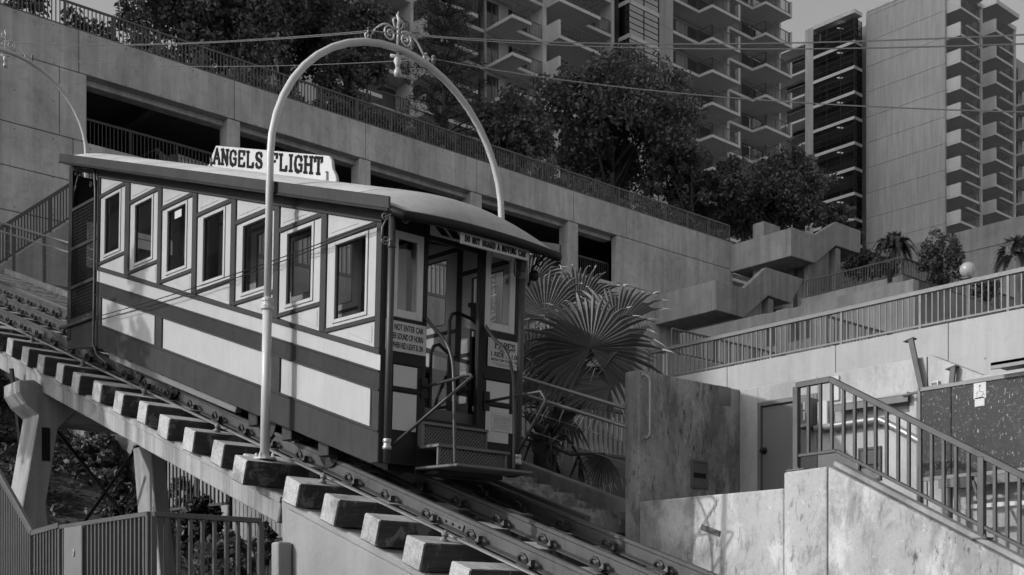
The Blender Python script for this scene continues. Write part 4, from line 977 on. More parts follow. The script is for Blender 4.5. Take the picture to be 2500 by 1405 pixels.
B(MB().prism([(-8.2,.35,gl_(-.12,-8.2)),(-.3,.35,gl_(-.12,-.3)),(-.3,.35,gl_(.02,-.3)),(-8.2,.35,gl_(.02,-8.2))],(0,1.5,0)),'chassis',M['iron'])
# stepped floor, ceiling, bench backs inside
for k in range(7):
    u1=-.1-1.16*k; B(MB().box(u1-1.16,u1,.06,WCAR-.06,gl_(.40,u1)-.1,gl_(.72,u1)),'floor_step',M['interior'])
    for yy in (.07,WCAR-.42): B(MB().box(u1-.9,u1-.2,yy,yy+.35,gl_(.72,u1)+.38,gl_(.72,u1)+.44),'seat',M['interior'])
B(MB().prism([(UR,.05,gl_(2.84,UR)),(-.05,.05,gl_(2.84,-.05)),(-.05,.05,gl_(2.9,-.05)),(UR,.05,gl_(2.9,UR))],(0,WCAR-.1,0)),'ceiling',M['interior'])
for k in range(6):
    u1=-1.2-1.16*k; B(MB().tube([(u1,.5,gl_(.72,u1)),(u1,.5,gl_(2.84,u1))],.018,6),'grab_pole',M['chrome'])
B(MB().box(UR,UR+.06,.06,WCAR-.06,gl_(.4,UR),gl_(1.75,UR)).box(UR,UR+.06,.06,.65,gl_(1.75,UR),gl_(2.84,UR)).box(UR,UR+.06,1.55,WCAR-.06,gl_(1.75,UR),gl_(2.84,UR)),'rear_wall',M['interior'])
# roof: cambered canvas that bends down into the front hood
m=MB(); NU,NV=46,19; us=[-9.32+(9.32-.6)*i/29 for i in range(30)]+[-.6+1.13*math.sin(math.pi/2*i/16) for i in range(1,17)]
for i,u in enumerate(us):
    x=max(0,(u+.8)/1.34); A_=.315*math.sqrt(max(0,1-x**4))
    for k in range(NV):
        q=2*k/(NV-1)-1; v=WCAR/2+(WCAR/2+.215)*q
        if u>.1: v=WCAR/2+(v-WCAR/2)*(1-.10*((u-.1)/.43)**3)
        m.v.append((u,v,gl_(2.99,u)-.06*max(0,(u+.1)/.63)**2+A_*(1-abs(q)**2.2)))
for i in range(NU-1):
    for k in range(NV-1): m.f.append((i*NV+k,(i+1)*NV+k,(i+1)*NV+k+1,i*NV+k+1))
split=[f for f in m.f]; a_=MB(); b_=MB(); a_.v=list(m.v); b_.v=list(m.v)
cut=30
a_.f=[f for f in m.f if f[0]//NV<cut]; b_.f=[f for f in m.f if f[0]//NV>=cut]
def prune(mb):
    us_=sorted({i for f in mb.f for i in f}); mp={o:n for n,o in enumerate(us_)}; r=MB(); r.v=[mb.v[i] for i in us_]; r.f=[tuple(mp[i] for i in f) for f in mb.f]; return r
ro=B(prune(a_),'roof',M['roof'],smooth=True); ro.modifiers.new('s','SOLIDIFY').thickness=.03
ho=B(prune(b_),'roof_hood',M['hood'],smooth=True); so2=ho.modifiers.new('s','SOLIDIFY'); so2.thickness=.05
# rolled edge round the hood
i=NU-1; edge=[]
for ii in range(cut,NU):
    if us[ii]>.33: edge.append(V(*m.v[ii*NV]))
for k in range(1,NV): edge.append(V(*m.v[(NU-1)*NV+k]))
for ii in range(NU-2,cut-1,-1):
    if us[ii]>.33: edge.append(V(*m.v[ii*NV+NV-1]))
B(MB().tube([p+V(0,0,-.035) for p in edge],.055,10),'hood_edge',M['front_dk'],smooth=True)
# roof sign ------------------------------------------------------
LET={'A':[[(0,0),(.5,1),(1,0)],[(.2,.36),(.8,.36)]],'B':[[(.12,0),(.12,1)],[(.12,1),(.6,1),(.86,.9),(.86,.64),(.6,.53),(.12,.53)],[(.6,.53),(.95,.42),(.95,.1),(.62,0),(.12,0)]],
'C':[[(.95,.74),(.84,.92),(.5,1),(.16,.9),(.04,.5),(.16,.1),(.5,0),(.84,.08),(.95,.26)]],'D':[[(.12,0),(.12,1),(.55,1),(.86,.85),(.95,.5),(.86,.15),(.55,0),(.12,0)]],
'E':[[(.9,1),(.12,1),(.12,0),(.92,0)],[(.12,.52),(.66,.52)],[(.9,1),(.9,.78)],[(.92,0),(.92,.22)]],'F':[[(.9,1),(.12,1),(.12,0)],[(.12,.52),(.68,.52)],[(.9,1),(.9,.76)]],
'G':[[(.92,.74),(.82,.92),(.5,1),(.16,.9),(.04,.5),(.16,.1),(.5,0),(.88,.08),(.92,.46),(.58,.46)]],'H':[[(.12,0),(.12,1)],[(.88,0),(.88,1)],[(.12,.52),(.88,.52)]],'I':[[(.5,0),(.5,1)]],
'L':[[(.14,1),(.14,0),(.92,0),(.92,.26)]],'M':[[(.05,0),(.1,1),(.5,.18),(.9,1),(.95,0)]],'N':[[(.1,0),(.1,1),(.9,0),(.9,1)]],'O':[[(.5,1),(.15,.88),(.04,.5),(.15,.12),(.5,0),(.85,.12),(.96,.5),(.85,.88),(.5,1)]],
'R':[[(.12,0),(.12,1),(.62,1),(.88,.88),(.88,.62),(.62,.5),(.12,.5)],[(.5,.5),(.95,0)]],'S':[[(.9,.76),(.78,.94),(.5,1),(.18,.93),(.1,.75),(.2,.6),(.78,.42),(.9,.25),(.82,.07),(.5,0),(.2,.06),(.08,.24)]],
'T':[[(.06,.76),(.06,1),(.94,1),(.94,.76)],[(.5,1),(.5,0)]],'V':[[(.04,1),(.5,0),(.96,1)]]}
SER={'A':[(0,0),(1,0)],'F':[(.12,0)],'H':[(.12,0),(.12,1),(.88,0),(.88,1)],'I':[(.5,0),(.5,1)],'L':[(.14,1)],'M':[(.05,0),(.95,0)],'N':[(.1,0),(.9,1),(.1,1)],'R':[(.12,0)],'T':[(.5,0)],'V':[(.04,1),(.96,1)]}
def slab_text(s,o,xa,ya,hgt,wid,gap,th,nrm,serif=True,space=.55):
    """stroke letters laid on a plane: o origin, xa/ya unit axes, nrm outward"""
    m=MB(); xa,ya,nrm=Vector(xa),Vector(ya),Vector(nrm); x=0.; e=0
    for ch in s:
        if ch==' ': x+=wid*space+gap; continue
        w0=wid*(.42 if ch=='I' else 1.15 if ch=='M' else 1)
        for st in LET[ch]:
            for (a,b) in zip(st,st[1:]):
                off=nrm*(.0004*(e%5)); e+=1
                P=o+xa*(x+a[0]*w0)+ya*(a[1]*(hgt-th)+th/2)+off; Q=o+xa*(x+b[0]*w0)+ya*(b[1]*(hgt-th)+th/2)+off
                d=(Q-P).normalized(); t=th*(1.25 if abs(d.dot(ya))>.5 else .78); ex=d*(th*.28)
                n_=d.cross(nrm).normalized()*(t/2); m.prism([P-ex-n_,Q+ex-n_,Q+ex+n_,P-ex+n_],nrm*.006)
        if serif:
            for (a,b) in SER.get(ch,[]):
                off=nrm*(.0004*(e%5)+.0003); e+=1
                P=o+xa*(x+a*w0)+ya*(b*(hgt-th)+th/2)+off; hw=xa*(th*1.15); hh=ya*(th*.36); m.prism([P-hw-hh,P+hw-hh,P+hw+hh,P-hw+hh],nrm*.006)
        x+=w0+gap
    return m,x
vS=1.02
px_=[(500,409),(507,405),(515,396),(517,380),(527,356),(640,366),(803,381),(809,392),(811,412),(819,428),(821,441),(817,447),(660,426)]
poly=[carS(x,y,vS) for x,y in px_]
sg=B(MB().prism(poly,(0,.05,0)),'roof_sign',M['signwhite'],bevel=.006); sg['label']='white roof board reading ANGELS FLIGHT'
a,b=carS(522,403,vS-.001),carS(793,431,vS-.001); xa=(b-a).normalized(); tl=carS(522,361,vS-.001); hgt=(tl-a).length*1.0
m,wt=slab_text('ANGELS FLIGHT',a,xa,(0,0,1),hgt,.1,.035,.05,(0,-1,0))
k=(b-a).length/wt; m,wt=slab_text('ANGELS FLIGHT',a,xa,(0,0,1),hgt,.1*k,.035*k,.05,(0,-1,0)); B(m,'lettering',M['ink'],sg,kind='stuff')
for x,y in ((513,398),(651,413),(796,433)):
    p=carS(x,y,vS-.03); B(MB().box(p.x-.008,p.x+.008,p.y,p.y+.03,p.z-.07,p.z+.08).box(p.x-.02,p.x+.008,p.y,p.y+.03,p.z+.06,p.z+.08),'sign_bracket',M['galv'],sg)
    B(MB().tube([(p.x,p.y+.08,p.z-.5),(p.x,p.y+.08,p.z+.02)],.015,6),'sign_strut',M['galv'],sg)
# ------------------------------------------------------ front end
def rectF(x0,y0,x1,y1,u0,u1):
    a,b=carF(x0,y0,u1),carF(x1,y1,u1); return MB().box(u0,u1,a.y,b.y,b.z,a.z)
FD=M['front_dk']
w0=0.
B(MB().box(-.1,.0,.052,.14,.02,2.9).box(-.009,.0,.004,.0515,.02,2.78),'corner_post',FD,bevel=.01); B(MB().box(-.1,.0,WCAR-.14,WCAR-.052,.02,2.9).box(-.009,.0,WCAR-.0515,WCAR-.004,.02,2.78),'corner_post',FD,bevel=.01)
L1=carF(1045,700).y; L2=carF(1172,700).y                                     # doorway edges
dr=carF(1100,1030).z; dt=carF(1100,598).z
B(MB().box(-.06,-.002,.141,L1-.06,.02,carF(1000,1068).z-.05),'dado',FD)
def wallbay(v0,v1,panes,pans,whites):
    pass
B(MB().box(-.07,-.0,L1-.07,L1,dr-.3,2.9),'door_post',FD,bevel=.006); B(MB().box(-.07,.0,L2,L2+.09,dr-.3,2.9),'door_post',FD,bevel=.006)
B(MB().box(-.07,-.001,.141,WCAR-.141,dt,2.9),'header',FD)
def bay(v0,v1,xw0,yw0,xw1,yw1,name='window'):
    """glazed bay: frame round the glass, rails above and below"""
    a,b=carF(xw0,yw0,-.01),carF(xw1,yw1,-.01); zt_,zb_=a.z,b.z
    B(MB().box(-.06,-.004,v0,v1,zt_,dt),'top_panel',FD)
    m=MB(); e=.085
    m.box(-.05,.002,v0,v0+e,zb_,zt_).box(-.05,.002,v1-e,v1,zb_,zt_).box(-.05,.002,v0+e,v1-e,zt_-e,zt_).box(-.05,.002,v0+e,v1-e,zb_,zb_+e*1.1)
    w_=B(m,name,M['sash'],bevel=.006); B(MB().box(-.03,-.025,v0+e,v1-e,zb_+e*1.1,zt_-e),'pane',M['glass'],w_)
    return zb_
z1_=bay(.142,L1-.071,960,560,1030,787); z2_=bay(L2+.092,WCAR-.142,1200,608,1275,822)
for (v0,v1,zb_) in ((.142,L1-.071,z1_),(L2+.092,WCAR-.142,z2_)):
    B(MB().box(-.055,-.006,v0,v1,.02,zb_-.002),'lower_wall',FD)
    for (c0,c1) in ((.93,1.18),(.42,.86)):
        if True: B(MB().box(-.003,.004,v0+.05,v1-.06,c0 if v0<1 else c0-.0,c1),'panel',M['sash'],bevel=.003)
    B(MB().box(-.004,.012,v0,v1,1.2,1.245),'moulding',FD)
    B(MB().box(-.004,.012,v0,v1,.885,.915),'moulding',FD)
# door gates: two low glazed leaves with rounded tops, at the sill
for (x0,x1,yt,nm) in ((1053,1096,838,'gate'),(1098,1162,760,'gate')):
    a,b=carF(x0,yt,-.28),carF(x1,1028,-.28); m=MB()
    P=[V(-.28,a.y,dr),V(-.28,a.y,a.z-.12),V(-.28,a.y+.04,a.z-.03),V(-.28,a.y+.12,a.z),V(-.28,b.y-.12,a.z-.04),V(-.28,b.y-.03,a.z-.09),V(-.28,b.y,a.z-.2),V(-.28,b.y,dr)]
    m.tube(P,.022,6); g_=B(m,nm,M['black']); B(MB().prism([p for p in P],(.006,0,0)),'pane',M['glass_door'],g_)
B(MB().box(-.34,-.3,carF(1150,900,-.3).y,carF(1166,900,-.3).y,dr,carF(1155,750,-.3).z).box(-.36,-.29,carF(1146,900,-.3).y,carF(1176,900,-.3).y,carF(1155,750,-.3).z,carF(1155,740,-.3).z),'door_stanchion',FD)
for y in (818,1000): p=carF(1160,y,-.27); B(MB().box(-.29,-.26,p.y-.04,p.y+.03,p.z-.03,p.z+.04),'hinge',M['chrome'],bevel=.004)
B(MB().box(-.32,-.0,L1,L2,dr-.08,dr-.002),'door_sill',FD)
# entry steps with diamond lattice risers
def lattice(y0,y1,z0,z1,u,sp=.05,t=.007):
    m=MB(); n=int((y1-y0+z1-z0)/sp)+1
    for k in range(n):
        for s in (0,1):
            a0=k*sp
            p=[(max(0,a0-(z1-z0)),min(a0,z1-z0)),(min(a0,y1-y0),max(0,a0-(y1-y0)))]
            if p[0][0]>y1-y0 or p[1][1]>z1-z0: continue
            (ya,za),(yb,zb)=p
            if abs(ya-yb)<.01: continue
            if s: ya,yb=(y1-y0)-ya,(y1-y0)-yb
            m.bar((u+.0035*s,y0+ya,z0+za),(u+.0035*s,y0+yb,z0+zb),t*2,.0035,(1,0,0)) if False else m.bar((u+.004*s,y0+ya,z0+za),(u+.004*s,y0+yb,z0+zb),.0035,t*2.2,(1,0,0)) if False else m.bar((u+.004*s,y0+ya,z0+za),(u+.004*s,y0+yb,z0+zb),t*2.0,.0035,(1,0,0))
    return m
ST1=.10; a=carF(1033,1032,ST1); b=carF(1190,1098,ST1)
up=B(MB().box(-.05,ST1+.02,a.y,b.y,a.z-.02,a.z+.015).box(-.05,ST1,a.y,a.y+.03,b.z-.05,a.z-.02).box(-.05,ST1,b.y-.03,b.y,b.z-.05,a.z-.02),'upper_step',M['stepmetal'],bevel=.004)
B(lattice(a.y+.03,b.y-.03,b.z-.02,a.z-.03,ST1-.02),'lattice',M['stepmetal'],up); B(MB().box(-.05,-.04,a.y+.03,b.y-.03,b.z-.2,a.z-.03),'step_back',M['black'],up)
ST2=.42; a2=carF(1070,1086,ST2); b2=carF(1238,1150,ST2); zpl_=b2.z-.02
lo=B(MB().box(ST1-.02,ST2+.03,a2.y-.02,b2.y+.02,a2.z-.025,a2.z+.012).box(ST2-.03,ST2,a2.y,a2.y+.04,zpl_,a2.z-.025).box(ST2-.03,ST2,b2.y-.04,b2.y,zpl_,a2.z-.025),'lower_step',M['stepmetal'],bevel=.004)
B(lattice(a2.y+.04,b2.y-.04,zpl_+.02,a2.z-.03,ST2-.02),'lattice',M['stepmetal'],lo); B(MB().box(.0,.01,a2.y-.02,b2.y+.1,zpl_-.1,a2.z),'step_back',M['black'],lo)
a3=carF(1110,1138,.80); b3=carF(1277,1160,.62)
pf=B(MB().box(.0,.80,a2.y-.02,b3.y,zpl_-.035,zpl_-.002),'boarding_plate',M['stepmetal'],bevel=.008); B(MB().box(.02,.3,a2.y+.1,b3.y-.05,zpl_-.085,zpl_-.036),'plate_support',FD)
# curved grab rails
def gtube(px,us_,r,mat,n=7):
    P=[carF(x,y,u) for (x,y),u in zip(px,us_)]
    Q=[]
    for i in range(len(P)-1):                              # smooth
        p0,p1,p2,p3=P[max(i-1,0)],P[i],P[i+1],P[min(i+2,len(P)-1)]
        for k in range(5):
            t=k/5; Q.append(.5*((2*p1)+(p2-p0)*t+(2*p0-5*p1+4*p2-p3)*t*t+(3*p1-p0-3*p2+p3)*t**3))
    Q.append(P[-1]); return MB().tube(Q,r,n)
B(gtube([(1041,778),(1058,800),(1088,835),(1104,880),(1108,940),(1109,1040),(1111,1140)],[.02,.12,.3,.45,.55,.6,.62],.021,M['galv']),'grab_rail',M['railp'],smooth=True)
B(gtube([(1184,795),(1205,825),(1235,860),(1250,905),(1254,960),(1255,1060),(1254,1153)],[.02,.1,.25,.4,.5,.55,.57],.021,M['galv']),'grab_rail',M['railp'],smooth=True)
def hand(P,name): return B(MB().tube(P,.02,8),name,M['railp'],smooth=True)
q0=carF(1035,946,.0); q1=carS(1152,914,q0.y); q2=carF(960,1086,.03)
hand([q0,q1-V(.03,0,0),q1+V(0,0,-.03),q2],'side_rail')
q0=carF(1190,981,.0); q1=carS(1320,956,q0.y); q1b=carS(1333,977,q0.y+.02); q2=carS(1262,1108,q0.y)
hand([q0,q1,q1b,q2],'side_rail')
for x,y in ((1036,948),(1188,980)): p=carF(x,y); B(MB().box(.0,.014,p.y-.05,p.y+.04,p.z-.12,p.z+.12),'bracket_plate',FD)
# round pillars under the hood corners with scrolled brackets
def pillar(v,u,zt_,sgn):
    p=B(MB().tube([(u,v,-.02),(u,v,zt_)],.04,12),'pillar',M['railp'],smooth=True)
    B(MB().lathe((u,v,.12),[(.041,0),(.052,.01),(.052,.04),(.044,.05),(.044,.08),(.049,.09),(.049,.12),(.041,.13)],12),'coupling',M['galv'],p,smooth=True)
    B(MB().lathe((u,v,zt_-.42),[(.041,0),(.05,.02),(.041,.05),(.05,.08),(.041,.12)],12),'collar',M['railp'],p,smooth=True)
    m=MB()
    def scr(cv,cz,r0,turns,a0,sg_):
        P=[]
        for i in range(22):
            t=i/21; a=a0+sg_*turns*2*math.pi*t; rr=r0*(1-.8*t); P.append(V(u+.02,cv+rr*math.cos(a),cz+rr*math.sin(a)))
        m.tube(P,.0085,5)
    scr(v-.10*1,zt_-.35,.055,1.5,math.pi,1); scr(v+.16,zt_-.06,.06,1.5,math.pi/2,-1); scr(v-.12,zt_-.09,.045,1.4,0,-1); scr(v-.02,zt_-.0,.045,1.4,math.pi/2,1)
    m.tube([V(u+.02,v-.155,zt_-.35),V(u+.02,v-.15,zt_-.22),V(u+.02,v-.08,zt_-.08),V(u+.02,v+.06,zt_-.0),V(u+.02,v+.16,zt_-.0)],.0095,5)
    B(m,'scroll_bracket',M['rail_lt'] if sgn else M['black'],p,smooth=True)
pp=carF(954,700,.40); pillar(pp.y,.40,2.80,1)
pp2=carF(1275,700,.40); pillar(pp2.y,.40,2.80,0)
# curled bracket and bell on the far corner
p=carF(1290,670,.2); B(MB().ball((.2,p.y+.1,p.z),.07,12),'bell',M['black'],smooth=True)
P=[carF(1290,700,.1),carF(1300,655,.14),carF(1325,628,.2),carF(1350,615,.25)]; B(MB().tube(P,.015,6).tube([carF(1318,632,.2)+V(0,.06*math.cos(t*.6),.06*math.sin(t*.6)-.04) for t in range(11)],.012,5),'corner_bracket',M['black'],smooth=True)
# front signs
def board(x0,y0,x1,y1,u,mat,th=.02,name='sign'):
    a,b=carF(x0,y0,u),carF(x1,y1,u); return B(MB().box(u-th,u,a.y,b.y,b.z,a.z),name,mat,bevel=.004),a,b
sb,a,b=board(1127,566,1292,638,.47,M['signwhite'],.03); sb['label']='white boarding warning sign hung under the hood'
m,wt=slab_text('DO NOT BOARD A MOVING CAR',V(0,0,0),(0,1,0),(0,0,1),(a.z-b.z)*.56,.05,.022,.018,(1,0,0)); kk=(b.y-a.y)*.9/wt
m,wt=slab_text('DO NOT BOARD A MOVING CAR',V(.471,a.y+(b.y-a.y)*.05,b.z+(a.z-b.z)*.22),(0,1,0),(0,0,1),(a.z-b.z)*.56,.05*kk,.022*kk,.008,(1,0,0)); B(m,'lettering',M['ink'],sb,kind='stuff')
sb['label']='white sign reading DO NOT BOARD A MOVING CAR'
for f in (.2,.8): B(MB().bar((.455,a.y+(b.y-a.y)*f,a.z),(.455,a.y+(b.y-a.y)*f,a.z+.06),.02,.01,(0,1,0)),'hanger',M['galv'],sb)
def fontlines(par,lines,v0,ztop,h,gap,wmax,u,mat,squash=.72):
    for i,s in enumerate(lines):
        cu=bpy.data.curves.new('lettering','FONT'); cu.body=s[0] if isinstance(s,tuple) else s; cu.size=h; cu.extrude=.002; cu.align_x='CENTER' if isinstance(s,tuple) else 'LEFT'; cu.offset=.0012
        o=bpy.data.objects.new('lettering',cu); COL.objects.link(o); bpy.context.view_layer.update()
        wd=o.dimensions.x; dg=bpy.context.evaluated_depsgraph_get(); me=bpy.data.meshes.new_from_object(o.evaluated_get(dg)); bpy.data.objects.remove(o)
        xs_=[v_.co.x for v_ in me.vertices]; x0,x1=min(xs_),max(xs_); f=min(squash,wmax/(x1-x0)) if not isinstance(s,tuple) else min(s[1]/(x1-x0),squash)
        hh=s[2] if isinstance(s,tuple) else h; zz=s[3] if isinstance(s,tuple) else ztop-i*gap-h*.75; vv=v0
        for v_ in me.vertices: c=v_.co.copy(); v_.co=(u+c.z,vv+(c.x-(x0 if not isinstance(s,tuple) else 0))*f,zz+c.y*hh/h)
        link('lettering',me,mat,par,kind='stuff')
sb,a,b=board(943,778,1040,871,.012,M['signgrey'],.012); sb['label']='grey sign reading DO NOT ENTER CAR'
z_=a.z; hh=(a.z-b.z)
fontlines(sb,['DO NOT ENTER CAR','AFTER SOUND OF HORN','OR WHEN RED LIGHT IS ON'],a.y+.02,z_-.03,.10,.105,(b.y-a.y)*.88,.0125,M['ink'])
sb,a,b=board(1193,823,1271,908,.014,M['signgrey'],.012); sb['label']='grey fares sign'
hh=a.z-b.z; ww_=b.y-a.y; m,wt=slab_text('FARES',V(.0145,a.y+ww_*.2,b.z+hh*.66),(0,1,0),(0,0,1),hh*.24,.055,.014,.0085,(1,0,0)); B(m,'lettering',M['ink'],sb,kind='stuff')
mid=(a.y+b.y)/2
fontlines(sb,[('PAY AT TOP',ww_*.3,.03,b.z+hh*.55),('1 RIDE .... 1.00',ww_*.84,.085,b.z+hh*.37),('WITH TAP CARD  50c',ww_*.84,.045,b.z+hh*.22)],mid,0,.1,.1,ww_,.0145,M['ink'],9)
B(MB().box(.0145,.0165,a.y+ww_*.2,b.y-ww_*.2,b.z+hh*.63,b.z+hh*.64).box(.0145,.0165,a.y+ww_*.12,b.y-ww_*.12,b.z+hh*.13,b.z+hh*.14).box(.0145,.0165,a.y+ww_*.25,b.y-ww_*.25,b.z+hh*.08,b.z+hh*.09),'rule',M['ink'],sb)
sb,a,b=board(1201,1005,1252,1060,.012,M['signwhite'],.008,'notice'); m=MB(); rr=random.Random(5)
for r_ in range(8):
    z=a.z-.045-(a.z-b.z-.07)*r_/8; x=a.y+.03
    while x<b.y-.05:
        l=rr.uniform(.01,.035); m.bar((.0122,x,z+rr.uniform(-.01,.01)),(.0122,x+l,z+rr.uniform(-.01,.01)),.0035,.006,(1,0,0)); x+=l+rr.uniform(.004,.012)
B(m,'handwriting',M['ink2'],sb,kind='stuff')
# dark banner behind the boarding sign
sb,a,b=board(1051,547,1174,606,.02,M['sash'],.01,'banner'); W_=b.y-a.y; H_=a.z-b.z; m=MB()
for (p0,p1,sk_) in ((.08,.24,.14),(.32,.5,.12),(.58,.68,.2)):
    m.prism([(.021,a.y+W_*(p0+sk_),b.z+H_*.22),(.021,a.y+W_*(p1+sk_),b.z+H_*.22),(.021,a.y+W_*p1,b.z+H_*.9),(.021,a.y+W_*p0,b.z+H_*.9)],(.004,0,0))
B(m,'stripe',M['ink'],sb)
# ------------------------------------------------------ rear platform
u0=carS(166,600).x; u1=UR
B(MB().box(u0,u0+.14,.0,.12,gl_(.0,u0)-.1,gl_(2.9,u0)),'rear_post',M['black'],bevel=.01); B(MB().box(u0,u0+.14,WCAR-.12,WCAR,gl_(.0,u0)-.1,gl_(2.9,u0)),'rear_post',M['black'],bevel=.01)
zr=carS(166,793).z
B(MB().box(u0-.12,u1-.02,-.04,WCAR+.04,zr-.06,zr+.0),'platform_floor',M['railp'],bevel=.01)
B(MB().prism([(u0-.02,.02,zr-.061),(u1,.02,zr-.061),(u1,.02,gl_(.0,u1)-.0),(u0-.02,.02,gl_(0,u0)-.25)],(0,.06,0)),'platform_skirt',M['trim'])
B(MB().prism([(u0-.02,WCAR-.08,zr-.061),(u1,WCAR-.08,zr-.061),(u1,WCAR-.08,gl_(.0,u1)),(u0-.02,WCAR-.08,gl_(0,u0)-.25)],(0,.06,0)),'platform_skirt',M['trim'])
for vv in (.03,WCAR-.03):
    lv=[zr+.05,zr+.62,zr+1.28,zr+1.95]
    gf=MB()
    for z in lv: gf.box(u0+.14,u1-.12,vv-.02,vv+.02,z-.025,z+.025)
    gt=B(gf,'gate_frame',M['blackmesh']); g=MB(); n=int((u1-u0-.26)/.052)
    for i in range(n+1):
        x=u0+.15+(u1-u0-.28)*i/n; g.box(x-.004,x+.004,vv-.004,vv+.004,lv[0],lv[-1])
    n=int((lv[-1]-lv[0])/.055)
    for i in range(n+1):
        z=lv[0]+(lv[-1]-lv[0])*i/n; g.box(u0+.14,u1-.13,vv+.004,vv+.010,z-.004,z+.004)
    B(g,'mesh_wires',M['blackmesh'],gt,kind='stuff')
    m=MB()
    for (cx,cz,r0,tn,a0,sg_) in ((u0+.25,gl_(2.78,u0)-.05,.06,1.5,0,1),(u0+.2,gl_(2.78,u0)-.3,.055,1.5,1.5,-1),(u1-.35,gl_(2.78,u1)-.02,.06,1.5,2,1),(u1-.2,gl_(2.78,u1)-.04,.06,1.5,1,-1),(u0+.45,gl_(2.78,u0)-.1,.05,1.5,3,1)):
        P=[V(cx+r0*(1-.8*i/20)*math.cos(a0+sg_*tn*2*math.pi*i/20),vv,cz+r0*(1-.8*i/20)*math.sin(a0+sg_*tn*2*math.pi*i/20)) for i in range(21)]; m.tube(P,.01,5)
    m.tube([V(u0+.14,vv,gl_(2.78,u0)-.55),V(u0+.2,vv,gl_(2.78,u0)-.3),V(u0+.4,vv,gl_(2.78,u0)-.02)],.014,5)
    B(m,'scroll_bracket',M['black'],gt,smooth=True)
# end wall of the rear platform: boarded dado, glazed upper part in a dark frame
m=MB().box(u0+.02,u0+.07,.13,WCAR-.13,zr+.001,zr+1.05).box(u0+.02,u0+.07,.13,.3,zr+1.05,gl_(2.75,u0)).box(u0+.02,u0+.07,WCAR-.3,WCAR-.13,zr+1.05,gl_(2.75,u0)).box(u0+.02,u0+.07,.3,WCAR-.3,zr+1.85,gl_(2.75,u0))
B(m,'end_wall',M['interior'])
# pipe down the rear corner
P=[carS(205,411,-.06),carS(222,413,-.06),carS(231,425,-.06),carS(233,470,-.06),carS(229,780,-.06),carS(227,838,-.06),carS(237,868,-.06),carS(262,888,-.06)]
Q=[P[0],P[1],P[1].lerp(P[2],.6)+V(.03,0,.03),P[2],P[3],P[4],P[5],P[6],P[7]]
B(MB().tube(Q,.022,8),'drain_pipe',M['railp'],smooth=True)
# two thin cables from the front bracket to the rear corner
for k,(x0,y0,x1,y1) in enumerate(((922,541,232,775),(918,548,236,783))):
    a,b=carS(x0,y0,-.10),carS(x1,y1,-.06); P=[]
    for i in range(15):
        t=i/14; p=a.lerp(b,t); p.z-=.06*4*t*(1-t)*(1+.3*k); P.append(p)
    B(MB().tube(P,.007,5),'cable',M['black'])
# small sticker on the third window
p=carS(434,524,.03); B(MB().box(p.x-.1,p.x+.12,.030,.032,p.z-.05,p.z+.06),'sticker',M['signwhite'])
# ================================================================== station wing walls, right of the track
YB1=12.0; xa_=pY(1525,1000,YB1).x; xb_=pY(1560,902,YB1).x; zbt=pY(1560,902,YB1).z; YI=pX(1805,1000,xb_).y
bo=thing('wing_wall','tall stained concrete wing wall with a steel grab bar','wall',(xb_,13,0))
build(MB().box(xa_,xb_,YB1,YI+.3,0,zbt),'wall',M['booth'],bo,bevel=.02,seg=2)
# grab bar on the +X face
p0=pX(1571,916,xb_+.06); p1=pX(1577,1070,xb_+.06)
gb=thing('grab_bar','polished vertical grab bar bolted on the stained wing wall','grab bar',(xb_,p0.y,p1.z))
f0,f1=pX(1571,918,xb_),pX(1571,1072,xb_)
build(MB().tube([f0+V(0,0,0),f0+V(.05,.0,.0),V(xb_+.075,f0.y+.03,f0.z-.04),V(xb_+.08,f0.y+.035,f0.z-.1),V(xb_+.08,f1.y+.035,f1.z+.1),V(xb_+.075,f1.y+.03,f1.z+.04),f1+V(.05,0,0),f1],.019,8),'bar',M['chrome'],gb,smooth=True)
for q in (f0,f1): build(MB().lathe(q,[(.045,0),(.045,.01),(.02,.014)],14,(1,0,0)),'flange',M['chrome'],gb)
